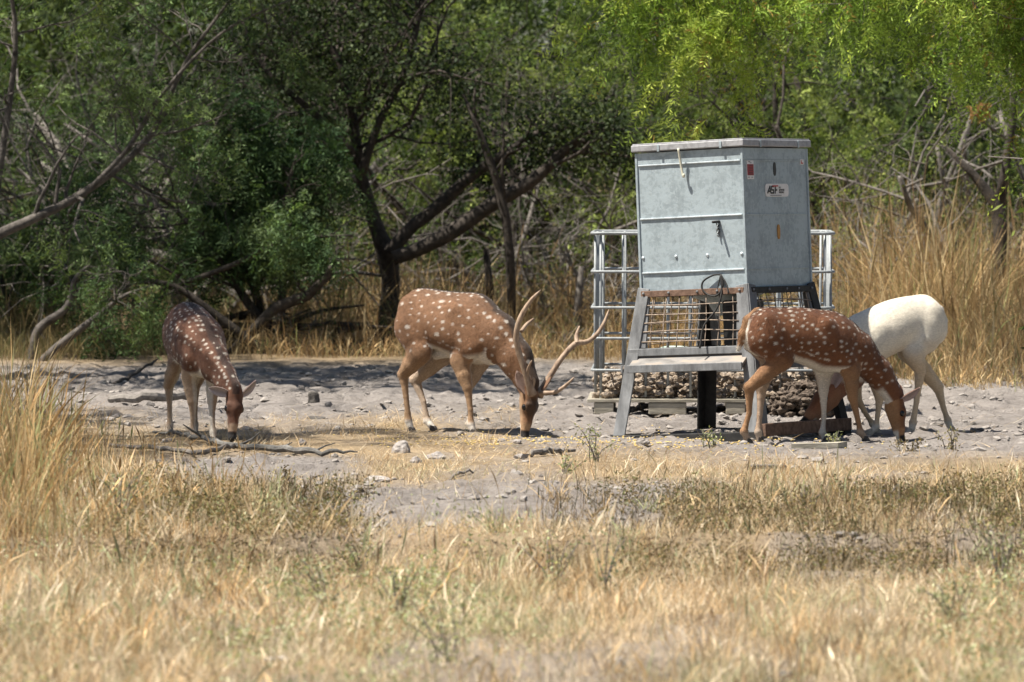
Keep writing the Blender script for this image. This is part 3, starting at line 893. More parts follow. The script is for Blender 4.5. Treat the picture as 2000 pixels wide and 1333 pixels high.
M_INK_RED = flat("ink_red", (0.45, 0.03, 0.03))
M_INK_GREY = flat("ink_grey", (0.16, 0.16, 0.17))
M_ORANGE = flat("amber_plastic", (0.42, 0.20, 0.035))
M_BLACK = flat("black_plastic", (0.012, 0.012, 0.012))
M_ROPE = flat("pale_latch", (0.60, 0.58, 0.46))

# ------------------------------------------------------------------ the feeder
fc = G(1430, 849)
feeder = link("deer_feeder", None, label="square galvanised metal game feeder on splayed legs with a lid", cat="feeder")
feeder.matrix_world = Matrix.Translation(Vector(fc)) @ Matrix.Rotation(math.radians(-2.1), 4, 'Y') @ Matrix.Rotation(math.radians(-1.8), 4, 'X') @ Matrix.Rotation(math.radians(-34), 4, 'Z') @ Matrix.Scale(1.008, 4)
S2 = 0.372          # half side of the box
ZB, ZT = 0.875, 1.715
def half(z): return 0.385 + (0.52 - 0.385) * (0.90 - z) / 0.90
def FP(side, s, z, out=0.0):
    """point on the splayed lower face: side 0 front (-y), 1 right (+x), 2 back, 3 left; s -1..1 along the face"""
    hf = half(z) + out
    if side == 0: return np.array([s * half(z), -hf, z])
    if side == 1: return np.array([hf, s * half(z), z])
    if side == 2: return np.array([-s * half(z), hf, z])
    return np.array([-hf, -s * half(z), z])
# body: four sheet walls, each a panel with folded edges; slightly tapering to the top as in the photo
def wall(side):
    mb = MB()
    n = 14
    rng = np.random.default_rng(40 + side)
    s = np.linspace(-1, 1, n); z = np.linspace(ZB, ZT, n)
    sg, zg = np.meshgrid(s, z)
    bulge = 0.005 * (fbm(sg * 1.5 + side * 9, zg * 2, 0.5, 2, 70) - 0.5) * (1 - sg ** 4)
    def pt(side, s_, z_, o):
        if side == 0: return np.stack([s_ * S2, -(S2 + o), z_], -1)
        if side == 1: return np.stack([S2 + o, s_ * S2, z_], -1)
        if side == 2: return np.stack([-s_ * S2, S2 + o, z_], -1)
        return np.stack([-(S2 + o), -s_ * S2, z_], -1)
    Vv = pt(side, sg, zg, bulge).reshape(-1, 3)
    i = np.arange(n - 1)[:, None] * n; j = np.arange(n - 1)[None]
    F_ = np.stack([i + j, i + j + 1, i + n + j + 1, i + n + j], -1).reshape(-1, 4)
    mb.add(Vv, F_)
    o = mb.build("side_panel", M_GALV, feeder, False)
    sd = o.modifiers.new("thick", 'SOLIDIFY'); sd.thickness = 0.004; sd.offset = -1
    return o
def fbox(name, mat, side, s0, s1, z0, z1, o0, o1, parent=feeder, bevel=0.002, label=None):
    """box lying on wall 'side': along s (metres from its middle), z, and out of the wall from o0 to o1"""
    mb = MB()
    c = np.array([(s0 + s1) / 2, -(S2 + (o0 + o1) / 2), (z0 + z1) / 2]); sz = (s1 - s0, o1 - o0, z1 - z0)
    a = side * math.pi / 2
    R = np.array([[math.cos(a), -math.sin(a), 0], [math.sin(a), math.cos(a), 0], [0, 0, 1]])
    mb.box((0, 0, 0), sz)
    mb.V = [(v + c) @ R.T for v in mb.V]
    return mb.build(name, mat, parent, False, bevel, label=label)
def on_wall(side, s, z, o=0.0):
    a = side * math.pi / 2
    R = np.array([[math.cos(a), -math.sin(a), 0], [math.sin(a), math.cos(a), 0], [0, 0, 1]])
    return R @ np.array([s, -(S2 + o), z])
ribs = [1.640, 1.317, 0.992]
for side in range(4):
    w_ = wall(side)
    for z in ribs:
        fbox("folded_seam", M_RIB if side == 0 else M_GALV, side, -S2 + .012, S2 - .012, z - .0045, z + .0045, .001, .009 if side != 1 else .004, w_)
    fbox("top_band", M_GALV, side, -S2 + .004, S2 - .004, 1.646, ZT, .0015, .004, w_)
for sx in (-1, 1):
    for sy in (-1, 1):
        mb = MB(); mb.beam((sx * (S2 + .001), sy * (S2 + .001), ZB), (sx * (S2 + .001), sy * (S2 + .001), ZT), .016, .016, (1, 0, 0))
        mb.build("corner_strip", M_GALV, feeder, False, .003)
# lid: shallow tray turned over, with a lip
mb = MB(); mb.box((0, 0, ZT + .028), (2 * S2 + .05, 2 * S2 + .05, .042)); lid = mb.build("lid", M_GALV_LID, feeder, False, .006)
mb = MB(); mb.box((0, 0, ZT + .0525), (2 * S2 + .036, 2 * S2 + .036, .008)); mb.build("lid_top", M_GALV_LID, lid, False, .003)
for side in (0, 1):
    for s_ in (-.2, .24):
        fbox("lid_clip", M_GALV, side, s_ - .008, s_ + .008, ZT + .002, ZT + .045, .0255, .030, lid)
# lid hook on the front
mb = MB()
hk = [on_wall(0, -.045, 1.7310, .046), on_wall(0, -.043, 1.6760, .036), on_wall(0, -.038, 1.6160, .030), on_wall(0, -.030, 1.5710, .03), on_wall(0, -.022, 1.5590, .032), on_wall(0, -.019, 1.5760, .034)]
mb.tube(spline(hk, 16), .0075, 8); mb.build("lid_hook", M_ROPE, feeder, True)
# pull chain with a pin on the front
mb = MB()
mb.tube([on_wall(0, .196, 1.2810, -.002), on_wall(0, .196, 1.2780, .075)], .008, 8)
pin = mb.build("latch_pin", M_DARK_AND_SHADED_STEEL, feeder, True)
for k in range(4):
    mb = MB(); c = on_wall(0, .192, 1.2660 - k * .020, .012)
    a = np.linspace(0, 2 * math.pi, 11)
    ax = (np.array([1, 0, 0]), np.array([0, -1, 0]))[k % 2]
    mb.tube([c + ax * .008 * math.cos(t) + np.array([0, 0, .014]) * math.sin(t) for t in a], .0038, 5); mb.build("chain_link", M_DARK_AND_SHADED_STEEL if k % 2 == 0 else M_TUBE, pin, True)
# round head bolts across the front
for s_ in (-.352, -.118, .105, .345):
    mb = MB(); c = on_wall(0, s_, 1.0840 - 0.0, 0)
    mb.tube([c, on_wall(0, s_, 1.0840, .004), on_wall(0, s_, 1.0840, .008)], [.0105, .010, .004], 8); mb.build("bolt", M_RIB, feeder, True)
# right wall: oval hole, amber window, three stickers
def oval(name, mat, s_, z, w, h, o0, o1, parent):
    mb = MB(); n = 16
    a = np.linspace(0, 2 * math.pi, n + 1)[:-1]
    def outline(o): return np.array([on_wall(1, s_ + w * (abs(math.cos(t)) ** .6 * np.sign(math.cos(t))), z + h * math.sin(t), o) for t in a])
    Vv = np.vstack([outline(o0), outline(o1), [on_wall(1, s_, z, o1)]])
    F_ = [[k, (k + 1) % n, n + (k + 1) % n, n + k] for k in range(n)]
    mb.add(Vv, F_); mb.add(Vv, [[n + k, n + (k + 1) % n, 2 * n] for k in range(n)])
    return mb.build(name, mat, parent, False)
oval("hand_hole", M_BLACK, -.005, 1.5880, .016, .041, .0, .0025, feeder)
oval("sight_window", M_ORANGE, .012, 1.2110, .014, .044, .0, .006, feeder)
def rrect(name, mat, side, s0, s1, z0, z1, o0, o1, rad, parent):
    mb = MB(); pts = []
    for cx_, cz_, a0 in ((s1 - rad, z1 - rad, 0), (s0 + rad, z1 - rad, 90), (s0 + rad, z0 + rad, 180), (s1 - rad, z0 + rad, 270)):
        for t in np.linspace(a0, a0 + 90, 5): pts.append((cx_ + rad * math.cos(math.radians(t)), cz_ + rad * math.sin(math.radians(t))))
    n = len(pts)
    Vv = np.array([on_wall(side, a, z, o0) for a, z in pts] + [on_wall(side, a, z, o1) for a, z in pts] + [on_wall(side, (s0 + s1) / 2, (z0 + z1) / 2, o1)])
    mb.add(Vv, [[k, (k + 1) % n, n + (k + 1) % n, n + k] for k in range(n)]); mb.add(Vv, [[n + k, n + (k + 1) % n, 2 * n] for k in range(n)])
    return mb.build(name, mat, parent, False)
logo = rrect("logo_sticker", M_STICK_WHITE, 1, -.122, .148, 1.4220, 1.5000, .0, .002, .022, feeder)
logo["label"] = "white maker sticker with black and red letters"
def lettering(txt, side, s_, z, size, mat, parent, o=.003, shear=0.0, bold=0.0, sx=1.0):
    cu = bpy.data.curves.new("lettering", 'FONT'); cu.body = txt; cu.size = size; cu.shear = shear; cu.offset = bold
    cu.extrude = 0.0004
    cu.materials.append(mat)
    ob = bpy.data.objects.new("lettering", cu); col.objects.link(ob); ob.parent = parent
    a = side * math.pi / 2
    bpy.context.view_layer.update()
    me = bpy.data.meshes.new_from_object(ob); bpy.data.objects.remove(ob)
    ob = link("lettering", me, parent)
    ob.matrix_local = Matrix.Translation(Vector(on_wall(side, s_, z, o))) @ Matrix.Rotation(a, 4, 'Z') @ Matrix.Rotation(math.pi / 2, 4, 'X') @ Matrix.Diagonal((sx, 1, 1, 1))
    return ob
# the three-letter mark: slanted black A, S and F, with a red bar along the top
def strokes(name, segs, w, mat, o=.0035):
    mb = MB()
    for a_, b_ in segs:
        A = on_wall(1, a_[0], a_[1], o); B = on_wall(1, b_[0], b_[1], o)
        mb.beam(A, B, w, .001, (1, 0, 0))
    return mb.build(name, mat, logo)
x0, zb, zt = -.100, 1.4420, 1.4850
strokes("letter_a", [((x0, zb), (x0 + .030, zt)), ((x0 + .030, zt + .003), (x0 + .038, zb)), ((x0 + .014, zb + .012), (x0 + .034, zb + .012))], .0105, M_INK)
strokes("letter_s", [((x0 + .048, zt - .002), (x0 + .080, zt - .002)), ((x0 + .049, zt), (x0 + .048, zb + .020)), ((x0 + .046, zb + .020), (x0 + .075, zb + .020)), ((x0 + .073, zb + .022), (x0 + .070, zb)), ((x0 + .040, zb + .002), (x0 + .073, zb + .002))], .010, M_INK)
strokes("letter_f", [((x0 + .088, zb - .002), (x0 + .094, zt)), ((x0 + .090, zb + .020), (x0 + .114, zb + .020))], .0105, M_INK)
strokes("red_bar", [((x0 + .058, zt + .0015), (x0 + .124, zt + .0015))], .0075, M_INK_RED, .0042)
for k, t in enumerate(("ALL", "SEASONS", "FEEDERS")):
    lettering(t, 1, .033, 1.4720 - k * .0145, .0155, (M_INK_GREY, M_INK, M_INK)[k], logo, bold=.0003)
strokes("print_rule", [((x0 + .03, zb - .0125), (x0 + .16, zb - .0125))], .004, M_INK_GREY)
warn = rrect("warning_sticker", M_STICK_WHITE, 1, -.328, -.250, 1.5270, 1.6400, .0, .004, .003, feeder)
rrect("red_panel", M_STICK_RED, 1, -.325, -.253, 1.5490, 1.6160, .0, .0048, .002, warn)["label"] = "red block of the warning sticker"
for z in (1.6080, 1.5930, 1.5790, 1.5650, 1.5560):
    mb = MB(); mb.box((0, 0, 0), (.045, .0006, .003)); v = mb.V[-1]; a = math.pi / 2
    R = np.array([[0, -1, 0], [1, 0, 0], [0, 0, 1.0]])
    mb.V[-1] = (v + np.array([-.285, -(S2 + .0052), z])) @ R.T
    mb.build("print_line", M_INK, warn)
for z, s_ in ((1.6310, -.30), (1.6240, -.285), (1.5380, -.310), (1.5380, -.272)):
    mb = MB(); mb.box((0, 0, 0), (.022, .0006, .004)); v = mb.V[-1]
    mb.V[-1] = (v + np.array([s_, -(S2 + .0046), z])) @ R.T
    mb.build("print_line", M_INK_GREY, warn)
small = rrect("small_sticker", M_STICK_WHITE, 1, .292, .334, 1.6160, 1.6480, .0, .0055, .003, feeder)
mb = MB()
for c_, sz in (((.303, 1.6320), (.008, .022)), ((.314, 1.6250), (.02, .008))):
    mb.box((0, 0, 0), (sz[0], .0006, sz[1])); v = mb.V[-1]
    mb.V[-1] = (v + np.array([c_[0], -(S2 + .0062), c_[1]])) @ R.T
mb.build("print_mark", M_INK_RED, small)
# legs
corner = [(-1, -1), (1, -1), (1, 1), (-1, 1)]
for k, (sx, sy) in enumerate(corner):
    a = np.array([sx * half(.90), sy * half(.90), .90]); b_ = np.array([sx * half(-.05), sy * half(-.05), -.05])
    mb = MB()
    d = nrm(b_ - a)
    # angle iron: two flat plates meeting at the corner
    for axd in (np.array([-sx, 0, 0.0]), np.array([0, -sy, 0.0])):
        oth = np.array([0, sy, 0.0]) if axd[0] else np.array([sx, 0, 0.0])
        off = axd * .040
        mb.beam(a + off + oth * .001, b_ + off + oth * .001, .012, .080, up=axd)
    mb.build("leg", (M_LEG, M_LEG, M_DARK_AND_SHADED_STEEL, M_DARK_AND_SHADED_STEEL)[k], feeder, False, .003)  # far pair darker: the shade under the feeder put into their colour
# skirt on each side: rusty top rail with bolts, side stiles, bottom rail, wire grid, sloping shelf below
for side in range(4):
    rail = MB(); rail.beam(FP(side, -.93, .865, .002), FP(side, .93, .865, .002), .014, .038); rail = rail.build("top_rail", M_RUST if side != 1 else M_DARK_AND_SHADED_STEEL, feeder, False, .003)
    for s_ in (-.88, -.42, .10, .46, .86):
        mb = MB(); mb.tube([FP(side, s_, .868, .006), FP(side, s_, .868, .016)], [.010, .007], 6); mb.build("bolt", M_LEG, rail, True)
    mb = MB(); mb.beam(FP(side, -.985, .515, -.004), FP(side, .985, .515, -.004), .022, .046); mb.build("bottom_rail", M_LEG, feeder, False, .004)
    for s_ in (-.86, .86):
        mb = MB(); mb.beam(FP(side, s_ * 1.0, .845, -.012), FP(side, s_ * .93, .54, -.012), .016, .062, up=FP(side, 1, .6) - FP(side, -1, .6)); mb.build("stile", M_LEG, feeder, False, .003)
    rg = np.random.default_rng(50 + side)
    for s_ in np.linspace(-.72, .72, 7):
        mb = MB(); q = rg.normal(0, .008, 4)
        mb.tube(spline([FP(side, s_ + q[0], .85, -.004), FP(side, s_ * .97 + q[1], .70, -.004 + q[3]), FP(side, s_ * .93 + q[2], .53, -.004)], 7), .0032, 5); mb.build("wire", M_RUSTWIRE, feeder, True)
    for z in np.linspace(.575, .80, 5):
        mb = MB(); q = rg.normal(0, .006, 4)
        mb.tube(spline([FP(side, -.80, z + q[0], -.001), FP(side, 0, z + q[1], -.001), FP(side, .80, z + q[2], -.001)], 7), .0032, 5); mb.build("wire", M_RUSTWIRE, feeder, True)
    mb = MB()
    Vv = [FP(side, -.90, .492, -.02), FP(side, .90, .492, -.02), FP(side, .885, .432, .055), FP(side, -.885, .432, .055)]
    Vv = Vv + [p - np.array([0, 0, .02]) for p in Vv]
    mb.add(Vv, [[0, 3, 2, 1], [4, 5, 6, 7], [0, 1, 5, 4], [1, 2, 6, 5], [2, 3, 7, 6], [3, 0, 4, 7]])
    sh = mb.build("shelf", M_SHELF, feeder, False, .002)
    mb = MB(); mb.beam(FP(side, -.885, .418, .060), FP(side, .885, .418, .060), .014, .046); mb.build("shelf_lip", M_LEG, sh, False, .003)
    mb = MB(); mb.beam(FP(side, -.98, .035 if side == 1 else -.005, .0), FP(side, .98, .035 if side == 1 else .0, .0), .06, .075 if side == 1 else .055); mb.build("base_rail", M_DARK_AND_SHADED_STEEL if side != 1 else M_RUST, feeder, False, .004)
# control box behind the front grid, funnel, and cable loop on the front
mb = MB(); mb.box((.235, -.20, .675), (.20, .16, .27)); cb = mb.build("control_box", M_BLACK, feeder, False, .01)
mb = MB(); mb.box((.235, -.283, .73), (.15, .006, .09)); mb.build("control_door", M_DARK_AND_SHADED_STEEL, cb, False, .003)
mb = MB(); mb.tube([(0, 0, ZB - .002), (0, 0, .80), (0, 0, .72)], [.30, .12, .07], 16); mb.build("funnel", M_GALV, feeder, True)
mb = MB()
loop = [on_wall(0, .20, .965, .012), on_wall(0, .15, .962, .020), on_wall(0, .085, .93, .025), on_wall(0, .075, .885, .028), on_wall(0, .12, .845, .03), on_wall(0, .185, .845, .03), on_wall(0, .215, .90, .02), on_wall(0, .20, .965, .014)]
mb.tube(spline(loop, 40), .006, 6)
cab = mb.build("cable_loop", M_DARK_AND_SHADED_STEEL, feeder, True)
mb = MB()
mb.tube(spline([on_wall(0, .20, .965, .014), on_wall(0, .245, .90, .022), on_wall(0, .262, .85, .035)], 14), .005, 6)
mb.tube(spline([on_wall(0, .20, .965, .014), on_wall(0, .212, .86, .03), on_wall(0, .19, .76, .06), on_wall(0, .115, .66, .09), on_wall(0, .10, .53, .12)], 24), .006, 6)
mb.tube(spline([on_wall(0, .20, .965, .014), on_wall(0, .185, .90, .022), on_wall(0, .175, .84, .03)], 14), .004, 6)
mb.build("cable", M_DARK_AND_SHADED_STEEL, cab, True)

# ------------------------------------------------------------------ tube cage on a pallet behind the feeder
cage = link("tote_cage", None, label="galvanised tube cage standing on a pallet behind the feeder", cat="cage")
yf = 33.4
xl, xr = P(1161, 600, yf)[0], P(1634, 600, yf)[0]
cx, wid, dep = (xl + xr) / 2, xr - xl, 1.02
cage.location = (cx, yf + dep / 2, 0); cage.rotation_euler = (0, 0, math.radians(-2.0))
def loop_pts(w, d, r, n=5):
    pts = []
    for qx, qy, a0 in ((w / 2 - r, d / 2 - r, 0), (-w / 2 + r, d / 2 - r, 90), (-w / 2 + r, -d / 2 + r, 180), (w / 2 - r, -d / 2 + r, 270)):
        for t in np.linspace(a0, a0 + 90, n): pts.append((qx + r * math.cos(math.radians(t)), qy + r * math.sin(math.radians(t))))
    pts.append(pts[0]); return pts
for z in (1.190, .937, .70, .497, .287):
    mb = MB(); mb.tube([(a, b_, z) for a, b_ in loop_pts(wid, dep, .07)], .0095 if z < 1.1 else .0115, 8, cap=False); mb.build("hoop_rail", M_TUBE, cage, True)
wi, di = wid - .12, dep - .12
posts = [(x, s_ * (dep / 2 - .024)) for s_ in (-1, 1) for x in np.linspace(-wi / 2, wi / 2, 11)] + [(s_ * (wid / 2 - .024), y) for s_ in (-1, 1) for y in np.linspace(-di / 2, di / 2, 6)]
rg = np.random.default_rng(5)
for x, y in posts:
    mb = MB(); q = rg.normal(0, .003, 2)
    mb.tube([(x, y, .11), (x + q[0], y + q[1], .6), (x, y, 1.192)], .0092, 8); mb.build("upright", M_TUBE, cage, True)
M_PALLET = mat_noise("pallet_wood", (0.20, 0.18, 0.14), (0.46, 0.42, 0.34), 20, 0.9, 0.004, 60, stretch=(.2, 1, 1))
pal = link("pallet", None, label="weathered timber pallet under the tube cage", cat="pallet")
pal.location = cage.location; pal.rotation_euler = cage.rotation_euler
for y in np.linspace(-dep / 2 + .02, dep / 2 - .06, 6):
    mb = MB(); mb.box((0, y, .088), (wid + .06, .11, .022)); mb.build("plank", M_PALLET, pal, False, .003)
for y in (-dep / 2 + .03, 0, dep / 2 - .08):
    for x in (-.72, -.36, -.24, .15, .62, .76):
        mb = MB(); mb.box((x * wid / 1.6, y, .036), (.13, .12, .076)); mb.build("block", M_PALLET, pal, False, .006)

# crusted soil and clods heaped in the cage
def lump(rng, r, sub=1, squash=0.7, jag=0.25):
    """an irregular clod, 20-80 faces"""
    t = (1 + 5 ** .5) / 2
    v = np.array([(-1, t, 0), (1, t, 0), (-1, -t, 0), (1, -t, 0), (0, -1, t), (0, 1, t), (0, -1, -t), (0, 1, -t), (t, 0, -1), (t, 0, 1), (-t, 0, -1), (-t, 0, 1)], float)
    f = [(0, 11, 5), (0, 5, 1), (0, 1, 7), (0, 7, 10), (0, 10, 11), (1, 5, 9), (5, 11, 4), (11, 10, 2), (10, 7, 6), (7, 1, 8), (3, 9, 4), (3, 4, 2), (3, 2, 6), (3, 6, 8), (3, 8, 9), (4, 9, 5), (2, 4, 11), (6, 2, 10), (8, 6, 7), (9, 8, 1)]
    v = nrm(v)
    for _ in range(sub):
        cache = {}; v = list(v); nf = []
        def mid(a, b_):
            k = (min(a, b_), max(a, b_))
            if k not in cache: cache[k] = len(v); v.append(nrm((v[a] + v[b_]) / 2))
            return cache[k]
        for a, b_, c in f:
            x, y, z = mid(a, b_), mid(b_, c), mid(c, a)
            nf += [(a, x, z), (b_, y, x), (c, z, y), (x, y, z)]
        f = nf; v = np.array(v)
    ph = rng.uniform(0, 9, 3)
    w = 1 + jag * (np.sin(v[:, 0] * 3 + ph[0]) * np.sin(v[:, 1] * 3.3 + ph[1]) + np.sin(v[:, 2] * 4 + ph[2]) * .6) + rng.normal(0, jag * .25, len(v))
    v = v * w[:, None] * r * np.array([rng.uniform(.85, 1.3), rng.uniform(.8, 1.2), squash])
    a = rng.uniform(0, 6.3); R = np.array([[math.cos(a), -math.sin(a), 0], [math.sin(a), math.cos(a), 0], [0, 0, 1]])
    return v @ R.T, np.array(f)
rg = np.random.default_rng(8)
mb = MB()
for k in range(1100):
    x = rg.uniform(-wid / 2 + .02, wid / 2 + .05); y = rg.uniform(-dep / 2 - .0, dep / 2 - .1)
    hmax = .10 + .115 * (fbm(x, y, .3, 2, 3)) * (1.0 if abs(x) < wid / 2 - .06 else .5)
    z = rg.uniform(.10, .10 + hmax)
    v, f = lump(rg, rg.uniform(.010, .036), 1, .8, .38)
    mb.add(v + np.array([x, y, z]), f)
heap = mb.build("soil_heap", M_MUCK, None, False, kind="stuff", label="brown crusted clods of soil heaped inside the cage")
heap.location = cage.location; heap.rotation_euler = cage.rotation_euler
mb = MB()
for k in range(420):
    a = rg.uniform(0, 6.28); rr = rg.uniform(0, 1) ** .5
    x = .22 * rr * math.cos(a); y = .2 * rr * math.sin(a); z = rg.uniform(0, .24) * (1 - rr * .55)
    v, f = lump(rg, rg.uniform(.012, .035), 1, .85, .4)
    mb.add(v + np.array([x, y, z + .01]), f)
M_MUCKD = mat_noise("dark_crust", (0.03, 0.022, 0.016), (0.20, 0.155, 0.12), 30, 0.95, 0.01, 80)
p = G(1570, 812)
mb.build("mud_mound", M_MUCKD, None, False, loc=p, label="dark lumpy mound of mud and roots beside the pallet", cat="mound")
# feed bags lying inside the cage
M_BAG = mat_noise("feed_bag", (0.18, 0.28, 0.24), (0.55, 0.56, 0.50), 7, 0.7, 0.01, 25)
for k, (u, v_, sz, lab) in enumerate(((1322, 690, (.15, .10, .055), "crumpled pale feed bag behind the feeder grid, nearer the stag"), (1392, 688, (.13, .10, .05), "crumpled green feed bag behind the feeder grid, under the control box"))):
    mb = MB(); v, f = lump(rg, 1.0, 2, 1.0, .12); mb.add(v * np.array(sz), f)
    q = P(u, v_, yf + .45)
    mb.build("feed_bag", M_BAG, None, True, loc=q, label=lab, cat="bag", group="feed bags in the cage")
# ------------------------------------------------------------------ foliage
def perp(D, rng):
    r = rng.normal(size=D.shape)
    return nrm(np.cross(D, r))

def fronds(O, D, Lh, rng, npair=6, ll=0.04, lw=0.011, droop=0.35):
    """feathery leaves: two rows of narrow leaflets along a drooping rib. returns V, F(3), index of frond per vertex"""
    N_ = len(O); S = perp(D, rng)
    Vs = []
    for j in range(npair):
        t = (j + 0.6) / npair
        base = O + D * (Lh * t)[:, None]; base[:, 2] -= droop * Lh * t * t
        for sg in (-1, 1):
            dl = nrm(D * 0.5 + S * sg * 0.95 + rng.normal(0, .22, (N_, 3)) + np.array([0, 0, -.15]))
            ln = ll * (1 - .35 * abs(t - .4)) * rng.uniform(.75, 1.2, N_)
            wv = nrm(D + rng.normal(0, .5, (N_, 3))) * lw / 2
            Vs.append(np.stack([base - wv, base + wv + dl * (ln * .45)[:, None], base + dl * ln[:, None]], 1))
    V = np.stack(Vs, 1)                                   # N, 2*npair, 3, 3
    n = N_ * npair * 2
    return V.reshape(-1, 3), np.arange(n * 3).reshape(-1, 3), np.repeat(np.arange(N_), npair * 6)

def small_leaves(O, rng, ll=0.045, lw=0.022):
    N_ = len(O)
    d = nrm(rng.normal(size=(N_, 3))); s = perp(d, rng)
    L_ = (ll * rng.uniform(.6, 1.25, N_))[:, None]; W = (lw * rng.uniform(.7, 1.2, N_))[:, None]
    V = np.stack([O, O + d * L_ * .5 + s * W * .5, O + d * L_, O + d * L_ * .5 - s * W * .5], 1)
    return V.reshape(-1, 3), np.arange(N_ * 4).reshape(-1, 4), np.repeat(np.arange(N_), 4)

def grow(rng, p, d, length, r, level, cfg, tubes, tips, nseg=6):
    pts = [np.array(p, float)]; rad = [r]
    seg = length / nseg; dd = nrm(d)
    for k in range(nseg):
        dd = nrm(dd + rng.normal(0, cfg['wander'], 3) + np.array([0, 0, cfg['trop'][min(level, 3)]]))
        pts.append(pts[-1] + dd * seg); rad.append(r * (1 - (k + 1) / nseg * (.6 if level < 2 else .75)))
    tubes.append((np.array(pts), np.array(rad), (7, 5, 4, 3)[min(level, 3)], level))
    if level >= cfg['levels']:
        for k in range(1, nseg + 1): tips.append((pts[k], nrm(pts[k] - pts[k - 1]), level))
        return
    nch = cfg['kids'][level]
    for c in range(nch):
        f = rng.uniform(cfg.get('from', .25), 1.0) * nseg; i0 = min(int(f), nseg - 1); q = f - i0
        base = pts[i0] * (1 - q) + pts[i0 + 1] * q
        ax = nrm(pts[i0 + 1] - pts[i0])
        out = nrm(perp(ax[None], rng)[0] * rng.uniform(.6, 1.3) + ax * rng.uniform(.3, .9))
        grow(rng, base, out, length * rng.uniform(.42, .72), max(rad[i0] * .55, .003), level + 1, cfg, tubes, tips, max(3, nseg - 1))

def leaf_colors(rng, n, cols, pos, spread=.3, tan=0.0):
    cols = np.array(cols)
    w = fbm(pos[:, 0] + pos[:, 2] * .7, pos[:, 1] + pos[:, 2], .6, 3, int(rng.integers(99)))
    w = np.clip((w - .3) / .4 + rng.normal(0, .2, n), 0, .999) * (len(cols) - 1)
    i = w.astype(int); f = (w - i)[:, None]
    c = cols[i] * (1 - f) + cols[np.minimum(i + 1, len(cols) - 1)] * f
    c = c * np.exp(rng.normal(0, spread, n))[:, None]
    if tan:
        m = rng.random(n) < tan
        c[m] = np.array([.34, .22, .06]) * rng.uniform(.6, 1.1, (m.sum(), 1))
    return c

def tree_meshes(name, seed, cfg, stems=None, extra_tips=None):
    """returns (trunk mesh, crown mesh) about the tree's own base"""
    rng = np.random.default_rng(seed)
    tubes, tips = [], []
    if stems is None:
        stems = []
        n = cfg.get('stems', 3)
        for k in range(n):
            a = 2 * math.pi * (k + rng.uniform(-.3, .3)) / n
            tl = rng.uniform(*cfg.get('tilt', (.25, .7)))
            stems.append(((.1 * math.cos(a), .1 * math.sin(a), -.05), (math.cos(a) * tl, math.sin(a) * tl, 1), cfg['length'] * rng.uniform(.8, 1.1), cfg['r']))
    for s_ in stems:
        if len(s_) == 4:
            grow(rng, *s_, 0, cfg, tubes, tips)
        else:                                             # an explicit limb: array of x,y,z,r ; kids sprout from it
            a = np.array(s_[0]); sp_ = spline(a, 4 * len(a))
            tubes.append((sp_[:, :3], sp_[:, 3], 8, 0))
            nk, ln, f0 = s_[1]
            for c in range(nk):
                i0 = int(rng.uniform(f0, .98) * (len(sp_) - 2))
                ax = nrm(sp_[i0 + 1, :3] - sp_[i0, :3])
                out = nrm(perp(ax[None], rng)[0] * rng.uniform(.6, 1.2) + ax * rng.uniform(.1, .8))
                grow(rng, sp_[i0, :3], out, ln * rng.uniform(.5, 1.2), max(min(sp_[i0, 3] * .5, .03), .004), 1, cfg, tubes, tips, 5)
    tb = MB()
    for p, r, n, lv in tubes: tb.tube(p, np.maximum(r, .0018), n, cap=lv < 1)
    trunk = tb.mesh(name + "_trunk", cfg['bark'], True)
    tp = np.array([t[0] for t in tips]); td = np.array([t[1] for t in tips])
    keep = rng.random(len(tp)) < cfg.get('keep', 1.0)
    keep &= fbm(tp[:, 0] + .4 * tp[:, 2], tp[:, 1] * .6 + tp[:, 2], .55, 2, seed) > cfg.get('gap', .44)
    if 'bare' in cfg: keep &= ~cfg['bare'](tp)
    tp, td = tp[keep], td[keep]
    per = cfg['leaves']
    O = np.repeat(tp, per, 0); Dd = np.repeat(td, per, 0)
    O = O + rng.normal(0, cfg.get('jit', .06), O.shape)
    if cfg['kind'] == 'frond':
        Dd = nrm(Dd * .6 + rng.normal(0, .6, O.shape) + np.array([0, 0, -.15]))
        Lh = rng.uniform(.08, .15, len(O)) * cfg.get('fl', 1.0)
        V, F_, ix = fronds(O, Dd, Lh, rng, cfg.get('pairs', 6), cfg.get('ll', .042), cfg.get('lw', .012), cfg.get('droop', .5))
    else:
        V, F_, ix = small_leaves(O, rng, cfg.get('ll', .045), cfg.get('lw', .022))
    c = leaf_colors(rng, len(O), cfg['cols'], O, cfg.get('spread', .32), cfg.get('tan', 0))[ix]
    crown = make_mesh(name + "_crown", V, F_, c, False, [M_LEAF])
    return trunk, crown

def put_tree(name, meshes, loc, rz, sc, label, cat="tree", group=None):
    t = link(name, None, label=label, cat=cat, group=group)
    t.location = loc; t.rotation_euler = (0, 0, rz); t.scale = (sc, sc, sc) if np.isscalar(sc) else sc
    link("trunk", meshes[0], t); link("crown", meshes[1], t)
    return t

